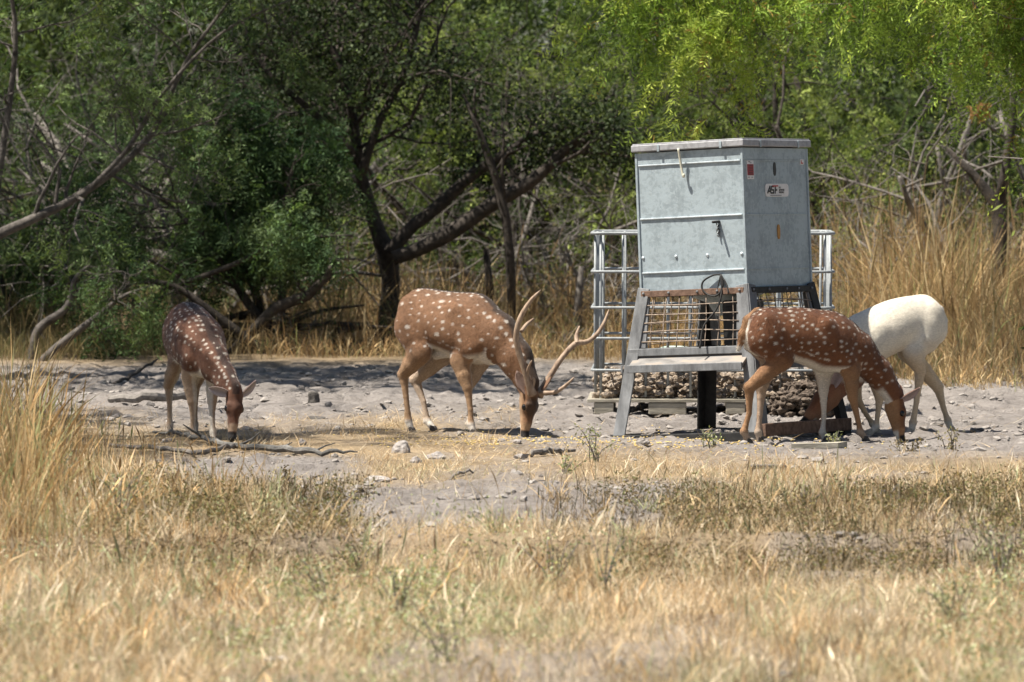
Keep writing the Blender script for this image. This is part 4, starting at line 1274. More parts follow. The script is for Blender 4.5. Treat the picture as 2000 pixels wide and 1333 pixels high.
GREEN = [(.035, .056, .018), (.095, .135, .036), (.21, .25, .07)]
BLUEGREEN = [(.03, .052, .022), (.066, .108, .042), (.15, .20, .08)]
YELLOW = [(.15, .23, .045), (.27, .37, .065), (.42, .48, .10)]
OLIVE = [(.06, .085, .024), (.11, .14, .036), (.17, .19, .055)]
OAK = [(.022, .034, .016), (.036, .05, .024), (.06, .075, .035)]
cfg_mesq = dict(kind='frond', ll=.062, lw=.019, fl=1.4, wander=.22, trop=(.02, -.02, -.06, -.10), levels=3, kids=(5, 4, 3), length=2.6, r=.06, stems=3, bark=M_BARK, leaves=5, cols=GREEN, jit=.07)
proto = {}
proto['green'] = tree_meshes("mesquite", 101, cfg_mesq)
proto['blue'] = tree_meshes("huisache", 102, dict(cfg_mesq, cols=BLUEGREEN, bark=M_BARK_GREY))
proto['olive'] = tree_meshes("brush_tree", 103, dict(cfg_mesq, kind='leaf', cols=OLIVE, leaves=7, jit=.07, ll=.04, lw=.02, bark=M_BARK_GREY))
proto['shrub'] = tree_meshes("shrub", 104, dict(cfg_mesq, kind='leaf', cols=[(.05, .085, .03), (.09, .13, .04), (.15, .17, .06)], leaves=7, length=1.1, r=.022, stems=6, tilt=(.2, 1.0), kids=(4, 3, 2), jit=.05, ll=.035, lw=.018, bark=M_BARK_GREY))
proto['feather'] = tree_meshes("feather_shrub", 105, dict(cfg_mesq, cols=BLUEGREEN, leaves=5, length=1.25, r=.028, stems=5, tilt=(.35, 1.1), kids=(4, 4, 2), jit=.06))
proto['bare'] = tree_meshes("bare_bush", 106, dict(cfg_mesq, kind='leaf', cols=OLIVE, leaves=1, keep=.3, length=1.35, r=.024, stems=6, tilt=(.5, 1.4), kids=(5, 3, 2), bark=M_DEADWOOD, wander=.3))

proto['dead'] = tree_meshes("dead_tree", 107, dict(cfg_mesq, kind='leaf', cols=OLIVE, leaves=1, keep=.06, kids=(6, 5, 3), bark=M_BARK_GREY, wander=.26, r=.034, trop=(0, 0, 0, 0)))

def at_px(u, y, z=0.0):
    return np.array([(u - 1000) / F_PX * y, y, z])

# --- first row, seen as single trees -------------------------------------------------------------
def limb(pts, y, base, k=206.0):
    """photo points (u, v, radius px) at depth y (or y given per point) -> x,y,z,r about base"""
    out = []
    for q in pts:
        yy = q[3] if len(q) > 3 else y
        p = P(q[0], q[1], yy) - base
        out.append((*p, q[2] * yy / F_PX))
    return out
# dark live oak in the middle with two long limbs reaching to the feeder
b0 = at_px(750, 45.8)
oak = tree_meshes("live_oak", 201, dict(cfg_mesq, kind='leaf', cols=OAK, leaves=13, gap=.33, jit=.09, ll=.05, lw=.028, kids=(5, 5, 3), levels=3, wander=.25, trop=(.05, .03, 0, 0),
        bare=lambda p: (p[:, 2] < 1.45) & (p[:, 0] > -1.0)), [
    (limb([(747, 684, 23.5), (758, 610, 19.3), (763, 555, 17.6), (756, 500, 20.2), (738, 452, 15.1), (716, 385, 13.4), (702, 325, 11.8), (690, 240, 9.2), (660, 120, 7.6), (600, 0, 5.9)], 45.8, b0), (16, 1.35, .55)),
    (limb([(706, 340, 9.2), (740, 240, 7.6), (790, 140, 6.7), (820, 20, 5.9), (840, -120, 5.0)], 45.6, b0), (12, 1.3, .2)),
    (limb([(690, 300, 8.4), (600, 210, 6.7), (520, 140, 5.9), (470, 40, 4.2)], 45.4, b0), (10, 1.2, .3)),
    (limb([(760, 495, 14.3), (800, 448, 12.6), (850, 408, 12.6), (920, 345, 10.9), (1000, 292, 9.2), (1080, 250, 7.6), (1135, 262, 4.2)], 45.6, b0), (4, .6, .5)),
    (limb([(768, 505, 14.3), (815, 488, 14.3), (880, 455, 15.1), (960, 400, 14.3), (1030, 360, 12.6), (1075, 322, 10.9), (1120, 282, 8.4), (1190, 268, 5.0)], 45.3, b0), (5, .7, .5)),
])
put_tree("oak_tree", oak, b0, 0, 1, "dark oak with thick forked trunk and long limbs leaning towards the feeder")
# slim dead snag in front of it and a short stub
sn = MB()
sn.tube([P(*q, 44.9) for q in ((1003, 692), (996, 500), (988, 425), (966, 340), (938, 262), (905, 185))], np.array([9, 9.5, 9, 8.5, 6.5, 2.5]) * 44.9 / F_PX, 7)
sn.tube([P(*q, 44.9) for q in ((990, 430), (980, 340), (984, 280), (978, 200))], np.array([5, 4, 3, 1.5]) * 44.9 / F_PX, 5)
sn.tube([P(*q, 44.9) for q in ((938, 262), (925, 205), (930, 150))], np.array([4, 3, 1.2]) * 44.9 / F_PX, 5)
sn.tube([P(*q, 44.9) for q in ((966, 340), (990, 300), (1030, 285))], np.array([3.5, 2.5, 1.2]) * 44.9 / F_PX, 5)
sn.build("dead_snag", M_BARK, None, True, label="slim bare dead trunk leaning in front of the oak limbs", cat="snag")
st_ = MB(); st_.tube([P(*q, 46.0) for q in ((962, 690), (956, 560), (949, 486))], np.array([9, 8.5, 6]) * 46 / F_PX, 7)
st_.build("tree_stub", M_BARK, None, True, label="short dark broken stub standing behind the stag's back", cat="stub")
st_ = MB(); st_.tube([P(*q, 45.0) for q in ((1128, 692), (1130, 580), (1136, 520))], np.array([9, 8, 5]) * 45 / F_PX, 7)
st_.build("tree_stub", M_BARK_GREY, None, True, label="grey broken stub in dry grass between antlers and cage", cat="stub")

# left: grey leaning mesquite stems, mostly bare branches sweeping up to the right
b1 = at_px(40, 42.0)
leftm = tree_meshes("leaning_mesquite", 202, dict(cfg_mesq, cols=BLUEGREEN, bark=M_BARK_MID, leaves=3, keep=.75, kids=(5, 4, 3), wander=.2, trop=(.02, 0, -.03, -.06)), [
    (limb([(-120, 560, 13.6), (-20, 470, 10.9), (60, 430, 9.5), (150, 385, 8.2), (240, 320, 6.8), (300, 255, 6.1), (330, 190, 4.8), (370, 110, 4.1), (420, 40, 3.4), (480, -40, 2.0)], 41.5, b1), (14, .9, .15)),
    (limb([(180, 365, 5.4), (250, 290, 4.8), (320, 180, 4.1), (440, 60, 2.7), (590, -10, 1.4)], 41.3, b1), (9, .7, .2)),
    (limb([(60, 720, 9.5), (75, 645, 8.8), (130, 602, 7.5), (148, 545, 5.4), (176, 518, 3.4)], 42.5, b1), (3, .5, .5)),
    (limb([(70, 720, 8.8), (110, 680, 8.2), (185, 622, 6.1), (240, 580, 4.1), (290, 560, 2.0)], 42.2, b1), (4, .5, .4)),
    (limb([(-40, 720, 10.9), (-10, 400, 8.2), (20, 190, 6.1), (30, 60, 4.8), (10, -80, 3.4)], 41.0, b1), (8, .8, .3)),
])
put_tree("mesquite_tree", leftm, b1, 0, 1, "grey leaning mesquite with bare branches sweeping across, behind the tall grass clump")
# left middle: low feathery huisache
b2 = at_px(450, 44.5)
huis = tree_meshes("low_huisache", 203, dict(cfg_mesq, cols=[(.03, .056, .025), (.065, .11, .046), (.16, .215, .10)], leaves=6, kids=(5, 5, 2), jit=.08, gap=.48, spread=.35, bare=lambda p: p[:, 2] < .72), [
    (limb([(560, 690, 10), (490, 600, 9), (450, 540, 7), (400, 470, 6), (330, 400, 4), (270, 360, 2)], 44.5, b2), (16, .75, .3)),
    (limb([(540, 680, 11), (510, 610, 9), (480, 500, 8), (470, 400, 6), (480, 320, 4), (520, 250, 2)], 44.8, b2), (16, .75, .3)),
    (limb([(540, 690, 10), (550, 600, 8), (555, 480, 7), (560, 380, 5), (580, 300, 2)], 44.3, b2), (10, .55, .4)),
    (limb([(520, 690, 9), (400, 600, 8), (340, 560, 6), (250, 540, 4), (190, 500, 2)], 43.9, b2), (12, .7, .4)),
    (limb([(340, 560, 5), (450, 520, 5), (560, 470, 4), (690, 460, 2.5)], 44.0, b2), (5, .5, .3)),
])
put_tree("huisache_tree", huis, b2, 0, 1, "low spreading huisache with feathery blue green leaves behind the doe facing forward")
# dark forked dead branch on the ground right of it
db = MB()
db.tube([P(*q, 44.0) for q in ((450, 694), (540, 600), (600, 578), (640, 540), (660, 482))], np.array([12, 12, 11, 8, 3]) * 44 / F_PX, 7)
db.tube([P(*q, 44.0) for q in ((600, 578), (580, 552), (575, 530))], np.array([7, 5, 2]) * 44 / F_PX, 6)
db.build("dead_branch", M_BARK, None, True, label="dark hooked dead branch rising from the shaded brush beside the oak trunk", cat="branch")
rgb = np.random.default_rng(77)
pile = link("brush_pile", None, label="dark pile of fallen branches in shade between oak and huisache", cat="brush pile")
pile.location = tuple(at_px(620, 44.6))
for k in range(16):
    a = rgb.uniform(-.5, .5); x = rgb.uniform(-.75, .6); z = rgb.uniform(.03, .30)
    d = np.array([math.cos(a), rgb.normal(0, .4), rgb.normal(0, .18)])
    L_ = rgb.uniform(.3, .8)
    q = np.array([x, rgb.uniform(-.3, .3), z])
    mb = MB(); pts = [q - d * L_ / 2, q + rgb.normal(0, .04, 3), q + d * L_ / 2]; 
    for p_ in pts: p_[2] = max(p_[2], .02)
    mb.tube(spline(pts, 7), np.linspace(.035, .012, 7) * rgb.uniform(.5, 1.1), 6); mb.build("branch", M_BARK, pile, True)

# right: bright mesquite boughs hanging into the top of the view, trunk out of view to the right
b3 = np.array([6.3, 40.5, 0])
def wl(pts): return [(*(np.array(p[:3]) - b3), p[3]) for p in pts]
over = tree_meshes("overhang_mesquite", 204, dict(cfg_mesq, cols=YELLOW, bark=M_BARK_GREY, leaves=6, fl=1.5, ll=.065, lw=.017, pairs=7, kids=(5, 5, 3), gap=.45, trop=(.0, -.03, -.06, -.08), jit=.11, tan=.05, spread=.3, droop=.5), [
    (wl([(6.3, 40.5, 0, .14), (6.2, 40.4, 1.2, .12), (5.6, 40.2, 2.6, .10), (4.4, 39.8, 3.3, .08), (3.0, 39.4, 3.5, .055), (1.9, 39.2, 3.35, .035), (1.0, 39.0, 3.0, .015)]), (26, .95, .45)),
    (wl([(4.8, 39.9, 3.2, .07), (3.9, 39.0, 3.6, .05), (3.0, 38.3, 3.5, .035), (2.1, 37.8, 3.2, .012)]), (18, .9, .2)),
    (wl([(5.6, 40.2, 2.6, .08), (4.9, 40.8, 3.0, .05), (4.2, 41.2, 3.1, .03), (3.4, 41.4, 2.8, .012)]), (16, .9, .2)),
    (wl([(6.2, 40.4, 1.8, .07), (5.4, 39.6, 2.6, .05), (4.6, 39.1, 2.9, .03), (3.9, 38.8, 2.6, .012)]), (16, .85, .3)),
    (wl([(5.0, 40.0, 3.1, .08), (4.0, 40.6, 4.2, .06), (2.8, 40.8, 4.6, .04), (1.6, 41.0, 4.3, .02)]), (16, 1.0, .3)),
])
put_tree("mesquite_tree", over, b3, 0, 1, "bright yellow green mesquite boughs hanging in above the feeder")
# a dead twig with withered brown leaves reaching in from the right edge
dt = MB()
dt.tube(spline([P(2060, 150, 40), P(1990, 178, 40), P(1940, 205, 40), P(1905, 222, 40)], 9), np.linspace(.012, .004, 9), 5)
dt.build("dead_twig", M_DEADWOOD, None, True, label="pale dead twig reaching in from the right edge below the bright boughs", cat="twig")
wl_ = np.random.default_rng(6)
O = np.array([P(1915, 220, 40)]) + wl_.normal(0, .035, (40, 3))
V, F_, ix = small_leaves(O, wl_, .07, .04)
tw = bpy.data.objects["dead_twig"]
link("withered_leaves", make_mesh("withered_leaves", V, F_, np.tile([.38, .22, .10], (len(V), 1)), False, [M_LEAF]), tw)

# right: olive tree with dark trunk, and grey tangled bushes behind the feeder
put_tree("brush_tree", proto['olive'], at_px(1965, 46.0), 1.1, .95, "olive green tree with dark interior at the right edge above the tall grass")
tk = MB(); b5 = at_px(1955, 45.0)
tk.tube(np.array([P(*q, 45.0) for q in ((1960, 692), (1956, 470), (1948, 400), (1900, 340), (1850, 290))]) - b5, np.array([17, 15, 14, 8, 4]) * 45 / F_PX, 8)
tk.tube(np.array([P(*q, 45.0) for q in ((1950, 410), (1965, 330), (1980, 220), (1975, 100))]) - b5, np.array([12, 10, 8, 5]) * 45 / F_PX, 8)
o = tk.build("dead_snag", M_BARK, None, True, loc=b5, label="dark bare trunk rising from the golden grass near the right edge", cat="snag")
mid_trees = [
    ("brush_tree", 'olive', 1720, 47.5, 2.2, .82, "olive brush tree right behind the feeder's right side"),
    ("brush_tree", 'olive', 1850, 49.0, 4.0, .95, "olive brush tree behind the golden grass, between feeder and right edge"),
    ("mesquite_tree", 'green', 1560, 50.0, .4, 1.0, "green mesquite directly above the feeder lid"),
    ("mesquite_tree", 'green', 1250, 50.5, 2.9, 1.0, "green mesquite behind the cage, left of the feeder lid"),
    ("mesquite_tree", 'green', 1010, 51.0, 5.0, 1.02, "green mesquite behind the two long oak limbs"),
    ("mesquite_tree", 'green', 880, 53.0, 1.7, 1.1, "green mesquite seen between oak crown and its limbs"),
    ("mesquite_tree", 'blue', 300, 49.0, .9, 1.05, "blue green mesquite behind the leaning bare branches"),
    ("mesquite_tree", 'blue', 120, 47.5, 3.6, 1.0, "blue green mesquite at the left behind grey leaning stems"),
    ("mesquite_tree", 'blue', 560, 52.0, 2.4, 1.05, "blue green mesquite behind the oak crown's left side"),
]
for nm, k, u, y, rz, sc, lab in mid_trees:
    put_tree(nm, proto[k], at_px(u, y), rz, sc, lab)
shrubs = [
    ("dead_mesquite", 'dead', 90, 46.4, .6, 1.1, "dead grey mesquite of fine bare twigs in the upper left corner"),
    ("dead_mesquite", 'dead', 400, 47.4, 2.6, 1.15, "dead grey mesquite with twigs showing above the low huisache"),
    ("dead_mesquite", 'dead', 1010, 49.6, 1.4, 1.0, "dead grey mesquite behind the slim snag"),
    ("bare_bush", 'bare', 1130, 46.8, .3, 1.0, "grey tangled bare bush between oak limbs and cage"),
    ("bare_bush", 'bare', 1215, 45.6, 2.0, .85, "pale bare twiggy bush just left of the feeder box"),
    ("bare_bush", 'bare', 1660, 45.5, 4.0, .95, "pale bare twiggy bush just right of the feeder box"),
    ("bare_bush", 'bare', 1780, 46.6, 5.2, .9, "grey bare bush in front of the olive brush trees"),
    ("shrub", 'shrub', 1660, 46.8, 1.0, 1.0, "leafy green shrub low behind the cage's right end"),
    ("shrub", 'shrub', 880, 49.5, 3.0, 1.0, "leafy green shrub under the lower oak limb"),
    ("shrub", 'shrub', 1080, 49.0, 5.0, 1.05, "leafy green shrub behind the slim dead snag"),
    ("feather_shrub", 'feather', 20, 45.5, 2.7, 1.1, "dark feathery shrub in the left corner of the thicket"),
    ("shrub", 'shrub', 1090, 43.8, .2, .34, "small green bush in dry grass behind the stag's antlers"),
    ("shrub", 'shrub', 1700, 44.0, 2.4, .5, "small leafy shrub in the golden grass right of the cage"),
    ("shrub", 'shrub', 600, 44.2, 1.4, .45, "small leafy shrub in dry grass left of the oak trunk"),
    ("shrub", 'shrub', 860, 45.2, 3.3, .5, "small leafy shrub in dry grass behind the stag's rump"),
    ("shrub", 'shrub', 1830, 47.0, 2.0, .9, "leafy shrub at the top of the golden grass slope"),
]
for nm, k, u, y, rz, sc, lab in shrubs:
    put_tree(nm, proto[k], at_px(u, y), rz, sc, lab, "shrub")
shade = tree_meshes("shade_mesquite", 205, dict(cfg_mesq, cols=GREEN, kids=(5, 5, 3), leaves=4, gap=.36, trop=(0, .02, -.02, -.04)), [
    ([(0, 0, 0, .2), (.1, 0, 1.6, .17), (.3, .1, 3.2, .15), (1.1, 0, 4.4, .11), (2.4, -.2, 5.0, .08), (3.7, -.3, 5.2, .05), (5.0, -.2, 5.0, .02)], (30, 1.25, .5)),
    ([(.3, .1, 3.2, .10), (1.0, .9, 4.2, .08), (2.0, 1.5, 4.8, .06), (3.2, 1.8, 5.0, .04), (4.4, 1.8, 4.8, .015)], (22, 1.2, .3)),
    ([(.3, .1, 3.2, .10), (.9, -.9, 4.3, .08), (1.8, -1.6, 4.9, .06), (3.0, -1.9, 5.1, .04), (4.0, -1.9, 4.9, .015)], (22, 1.2, .3)),
    ([(.3, .1, 3.2, .10), (.6, .2, 4.6, .08), (1.4, .4, 5.8, .05), (2.4, .3, 6.3, .02)], (16, 1.2, .3)),
])
put_tree("mesquite_tree", shade, (-6.0, 38.6, 0), 0.05, 1.0, "wide mesquite left of the view, arching over the back of the clearing")
put_tree("mesquite_tree", shade, (-8.6, 45.2, 0), -.1, 1.0, "wide mesquite left of the view, arching over the left thicket")
put_tree("mesquite_tree", shade, (-8.7, 30.3, 0), .05, 1.0, "wide mesquite left of the view, dappling the ground at the left doe")
put_tree("mesquite_tree", proto['green'], (7.4, 29.6, 0), 1.0, 1.75, "tall mesquite right of the view, level with the feeder")
put_tree("mesquite_tree", proto['blue'], (8.4, 34.0, 0), 2.0, 1.75, "tall mesquite right of the view, level with the cage")
put_tree("brush_tree", proto['olive'], (7.2, 25.4, 0), 3.0, 1.7, "tall brush tree right of the view, nearest the camera")
# the wood behind: one mass
rng = np.random.default_rng(300)
n = 46000
y = rng.uniform(56, 76, n); x = rng.uniform(-1.05, 1.05, n) * y * .112
top = 4.8 + 2.0 * fbm(x, y, 2.5, 3, 9)
z = rng.uniform(0.0, 1, n) ** .8 * top
keep = fbm(x + y * .6, z * 1.2 + y * .3, .9, 3, 71) > np.where(y > 67, .2, .42)
O = np.stack([x, y, z], -1)[keep]
V, F_, ix = fronds(O, nrm(rng.normal(0, 1, O.shape) + np.array([0, 0, -.2])), rng.uniform(.2, .36, len(O)), rng, 4, .15, .06, .4)
c = leaf_colors(rng, len(O), [(.018, .03, .013), (.04, .06, .022), (.10, .13, .042)], O)[ix]  # dark greens put the shade of the thicket's depth into the leaf colour
far_wood = link("far_thicket", make_mesh("far_thicket", V, F_, c, False, [M_LEAF]), label="dense green brush closing the view behind the clearing", kind="stuff")
tb = MB()
for k in range(60):
    yy = rng.uniform(55, 68); xx = rng.uniform(-1, 1) * yy * .11
    p = np.array([xx, yy, 0.0]); d = nrm(np.array([rng.normal(0, .5), rng.normal(0, .3), 1.0]))
    pts = [p]
    for q in range(5):
        d = nrm(d + rng.normal(0, .22, 3)); pts.append(pts[-1] + d * rng.uniform(.5, .9))
    tb.tube(pts, np.linspace(rng.uniform(.03, .07), .012, 6), 5)
tb.build("thicket_stems", M_BARK_GREY, far_wood, True, kind="stuff")
# ------------------------------------------------------------------ grass
def blades(R0, h, w, az, lean, curl, nseg, rng, head=None):
    """R0 (n,3) roots; h heights; w widths; az heading; lean start tilt; curl extra tilt to the tip. returns V,F3,idx"""
    n = len(R0)
    hd = np.stack([np.cos(az), np.sin(az), 0 * az], -1)
    face = az + rng.uniform(0, math.pi, n)
    sd = np.stack([np.cos(face), np.sin(face), 0 * az], -1)
    p = R0.copy(); rows = []
    for k in range(nseg):
        f = k / nseg
        ww = w * (1 - .55 * f)
        if head is not None: ww = np.where(head & (k >= nseg - 1), w * 2.6, ww)
        rows += [p - sd * (ww / 2)[:, None], p + sd * (ww / 2)[:, None]]
        a = lean + curl * (f + .5 / nseg)
        st = hd * np.sin(a)[:, None]; st[:, 2] = np.cos(a)
        p = p + st * (h / nseg)[:, None]
    rows.append(p)
    V = np.stack(rows, 1); m = 2 * nseg + 1
    tri = []
    for k in range(nseg - 1):
        a = 2 * k; tri += [(a, a + 1, a + 3), (a, a + 3, a + 2)]
    a = 2 * (nseg - 1); tri.append((a, a + 1, a + 2))
    F_ = (np.arange(n)[:, None, None] * m + np.array(tri)[None]).reshape(-1, 3)
    return V.reshape(-1, 3), F_, np.repeat(np.arange(n), m)

def uv_of(x, y):
    return 1000 + F_PX * x / y, V_HOR + F_PX * CAM_H / y

def scatter(rng, n, y0, y1, u0=-60, u1=2060):
    """even over the ground inside the wedge the view covers"""
    y = np.sqrt(rng.uniform(y0 * y0, y1 * y1, n)); u = rng.uniform(u0, u1, n)
    return (u - 1000) / F_PX * y, y

def pal_pick(rng, n, cols, wts, spread=.18):
    cols = np.array(cols); wts = np.array(wts, float); wts /= wts.sum()
    return cols[rng.choice(len(cols), n, p=wts)] * np.exp(rng.normal(0, spread, n))[:, None]

STRAW = [(.57, .435, .275), (.52, .365, .195), (.66, .565, .41), (.31, .21, .12), (.31, .32, .18)]
def grass_obj(name, label, rng, x, y, h, w, lean, curl, cols, nseg, head=None, az=None):
    R0 = np.stack([x, y, ground_z(x, y) - .005], -1)
    az = rng.uniform(0, 2 * math.pi, len(x)) if az is None else az
    V, F_, ix = blades(R0, h, w, az, lean, curl, nseg, rng, head)
    return link(name, make_mesh(name, V, F_, cols[ix], False, [M_GRASS]), label=label, kind="stuff")

rng = np.random.default_rng(500)
# foreground thatch
x, y = scatter(rng, 190000, 15.6, 27.5)
u, v = uv_of(x, y)
m = soil_mask(x, y)
clump = fbm(x, y, .35, 3, 15)
dens = np.clip(1 - 1.15 * m, 0.02, 1) * np.clip(.25 + 1.7 * (clump - .25), .08, 1) * (.35 + .65 * smooth(940, 1040, v))
k = rng.random(len(x)) < dens
x, y, u, v, clump = x[k], y[k], u[k], v[k], clump[k]
n = len(x)
h = rng.uniform(.04, .135, n) * (.6 + .9 * clump) * (1 + .4 * smooth(500, 0, u))
lean = rng.uniform(.3, 1.5, n); curl = rng.uniform(-.6, .9, n)
c = pal_pick(rng, n, STRAW, [5, 3, 4, 1.2, 1.0])
gmix = smooth(.50, .64, fbm(x, y, .6, 3, 51))[:, None] * .55
c = c * (1 - gmix) + np.array([.31, .33, .19]) * gmix
c = c * (.42 + 1.15 * fbm(x, y, .22, 3, 52))[:, None]
grass_obj("dry_grass", "short dry straw coloured grass covering the foreground", rng, x, y, h, rng.uniform(.002, .0048, n), lean, curl, c, 2)
# coarse tufts standing out of the thatch
nt = 750
tx, ty = scatter(rng, nt, 15.6, 26.0); tu, tv = uv_of(tx, ty)
kp = (rng.random(nt) < (1 - soil_mask(tx, ty)) * (.45 + .55 * smooth(900, 200, tu)) ) & (tv > 955)
tx, ty, tu = tx[kp], ty[kp], tu[kp]
per = 34
x = np.repeat(tx, per) + rng.normal(0, .035, len(tx) * per); y = np.repeat(ty, per) + rng.normal(0, .05, len(tx) * per); n = len(x)
th = np.repeat(rng.uniform(.08, .24, len(tx)) * (1 + .45 * smooth(500, 0, tu)), per)
tc = np.repeat(pal_pick(rng, len(tx), [(.55, .40, .225), (.47, .31, .155), (.64, .54, .39), (.31, .32, .18), (.27, .185, .11)], [4, 2.5, 4, 3, 1.5], .15), per, 0)
c = tc * np.exp(rng.normal(0, .25, (n, 1)))
grass_obj("grass_tufts", "coarse bent tufts of tan grass standing across the foreground", rng, x, y, th * rng.uniform(.35, 1.1, n), rng.uniform(.003, .0062, n), rng.uniform(.05, 1.0, n), rng.uniform(-.2, 1.2, n), c, 3, rng.random(n) < .12)
# thin standing stalks through the foreground
x, y = scatter(rng, 15000, 15.6, 26.5); u, v = uv_of(x, y)
cl = fbm(x, y, .5, 3, 25)
k = (rng.random(len(x)) < np.clip((cl - .42) * 4, 0, 1) * (1 - soil_mask(x, y))) & (v > 930)
x, y, cl = x[k], y[k], cl[k]; n = len(x)
grass_obj("grass_stalks", "thin upright dry stalks among the short grass", rng, x, y, rng.uniform(.08, .24, n), rng.uniform(.002, .004, n), rng.uniform(0, .7, n), rng.uniform(-.3, .9, n),
          pal_pick(rng, n, STRAW, [3, 4, 3, 2, 2.5]), 3, rng.random(n) < .35)
# tall tawny clump at the left edge
cx_ = np.concatenate([rng.normal(30, 60, 1000), rng.uniform(-60, 300, 1100), rng.uniform(-60, 520, 800)]); cv = rng.uniform(850, 1060, len(cx_)) + 0.10 * np.abs(cx_ - 60)
y = F_PX * CAM_H / (cv - V_HOR); x = (cx_ - 1000) / F_PX * y; n = len(x)
hh = np.clip(.80 - .0030 * np.maximum(cx_ - 40, 0), .22, .80) * (.3 + .75 * rng.random(n) ** 1.6)
c = pal_pick(rng, n, [(.50, .34, .165), (.36, .225, .10), (.57, .44, .25), (.25, .26, .115), (.18, .12, .06)], [3.5, 4.5, 2.5, 3, 3])
grass_obj("tall_grass", "tall tawny grass clump at the left edge in front of the doe facing forward", rng, x, y, hh, rng.uniform(.0025, .005, n), rng.uniform(0, .40, n), rng.uniform(-.2, 1.0, n), c, 4, rng.random(n) < .3)
# brown weeds along the bank edge
x, y = scatter(rng, 34000, 19.8, 25.6); u, v = uv_of(x, y)
band = smooth(925, 960, v) * (1 - smooth(1045, 1110, v))
side = np.maximum(smooth(760, 600, u) * smooth(120, 330, u), smooth(1180, 1380, u))
side = np.maximum(side, .35 * smooth(1000, 1100, u))
k = rng.random(len(x)) < band * side * np.clip((fbm(x, y, .35, 3, 35) - .36) * 5, 0, 1)
x, y = x[k], y[k]; n = len(x)
grass_obj("brown_weeds", "low brown twiggy weeds along the edge of the small bank", rng, x, y, rng.uniform(.03, .15, n), rng.uniform(.003, .006, n), rng.uniform(0, 1.2, n), rng.uniform(-.9, .9, n),
          pal_pick(rng, n, [(.075, .055, .03), (.14, .10, .055), (.11, .115, .055), (.32, .25, .15)], [5, 3, 3, 1.5]), 3)
def forbs(name, label, x, y, hmax, ll, lw, cols, wts):
    n = len(x)
    O = np.stack([x + rng.normal(0, .015, n), y + rng.normal(0, .02, n), ground_z(x, y) + hmax * rng.random(n) ** 1.3], -1)
    V, F_, ix = small_leaves(O, rng, ll, lw)
    link(name, make_mesh(name, V, F_, pal_pick(rng, n, cols, wts, .25)[ix], False, [M_LEAF]), label=label, kind="stuff")
x, y = scatter(rng, 150000, 19.8, 25.6); u, v = uv_of(x, y)
band = smooth(925, 965, v) * (1 - smooth(1050, 1115, v))
side = np.maximum(smooth(780, 620, u) * smooth(120, 330, u), smooth(1120, 1320, u))
k = rng.random(len(x)) < band * side * np.clip((fbm(x, y * .6, .28, 3, 36) - .45) * 5, 0, 1)
x, y = x[k], y[k]
forbs("brown_forbs", "dense low brown and olive weeds on the shaded bank", x, y, .05 + .13 * fbm(x, y, .3, 2, 37), .022, .008, [(.10, .072, .04), (.19, .14, .08), (.14, .145, .065), (.36, .27, .16)], [4, 3, 2.5, 2])
x, y = scatter(rng, 120000, 15.6, 23.5); u, v = uv_of(x, y)
side = np.maximum.reduce([smooth(330, 520, u) * smooth(1150, 850, u), .6 * smooth(1650, 1900, u), .5 * smooth(300, 60, u)])
k = rng.random(len(x)) < side * np.clip((fbm(x, y * .6, .32, 3, 38) - .50) * 6, 0, 1) * smooth(1010, 1060, v) * .55
x, y = x[k], y[k]
forbs("pale_forbs", "pale grey green weeds scattered through the near grass", x, y, .06 + .16 * fbm(x, y, .3, 2, 39), .026, .009, [(.30, .33, .19), (.38, .39, .25), (.24, .27, .14), (.46, .42, .28)], [4, 3, 2, 2])
# straw and litter lying flat
x, y = scatter(rng, 80000, 20, 34.5); u, v = uv_of(x, y)
m = soil_mask(x, y)
k = rng.random(len(x)) < np.clip(1.0 - .9 * m, .10, 1) * np.clip((fbm(x, y * .5, .4, 3, 45) - .28) * 3.2, 0.05, 1)
x, y = x[k], y[k]; n = len(x)
grass_obj("straw_litter", "loose straw lying flat on the trampled ground", rng, x, y, rng.uniform(.05, .14, n), rng.uniform(.003, .006, n), rng.uniform(1.15, 1.6, n), rng.uniform(-.3, .3, n),
          pal_pick(rng, n, STRAW, [5, 4, 3, 1.5, .2]), 2)
# short tufts in the straw band
x, y = scatter(rng, 20000, 25.5, 33); u, v = uv_of(x, y)
k = rng.random(len(x)) < np.clip((fbm(x, y * .6, .25, 3, 65) - .52) * 5, 0, 1) * (1 - soil_mask(x, y))
x, y = x[k], y[k]; n = len(x)
grass_obj("grass_tufts", "small dry tufts in the straw band across the clearing", rng, x, y, rng.uniform(.03, .13, n), rng.uniform(.003, .005, n), rng.uniform(.1, 1.0, n), rng.uniform(0, .6, n),
          pal_pick(rng, n, STRAW, [5, 5, 3, 1.5, .4]), 2)
# tall golden grass behind the clearing
x, y = scatter(rng, 125000, 36.0, 49.0, -80, 2080); u, v = uv_of(x, y)
start = np.where(u > 1600, 36.6 + 2.2 * smooth(1950, 1640, u), 42.3) + 1.2 * (fbm(x, y * 0 + 1, .8, 3, 12) - .5)
gold = np.where(u > 1600, 1.0, np.where(u > 480, .62, .38))
k = (y > start) & (rng.random(len(x)) < gold * np.clip((fbm(x, y, .55, 3, 85) - .36) * 4.0, .06, 1))
x, y, u = x[k], y[k], u[k]; n = len(x)
hmax = np.where(u > 1600, .22 + 1.1 * smooth(37.5, 43.5, y), np.where(u > 480, .28 + .55 * smooth(43, 45.5, y), .28 + .5 * smooth(42.5, 46, y)))
c = pal_pick(rng, n, [(.44, .31, .155), (.35, .225, .105), (.55, .43, .25), (.24, .155, .08), (.23, .24, .10)], [5, 4, 3, 3, 1.5])
c = c * (.45 + 1.05 * fbm(x, y, .45, 3, 87))[:, None] * np.where(u < 1250, .95, 1.0)[:, None]
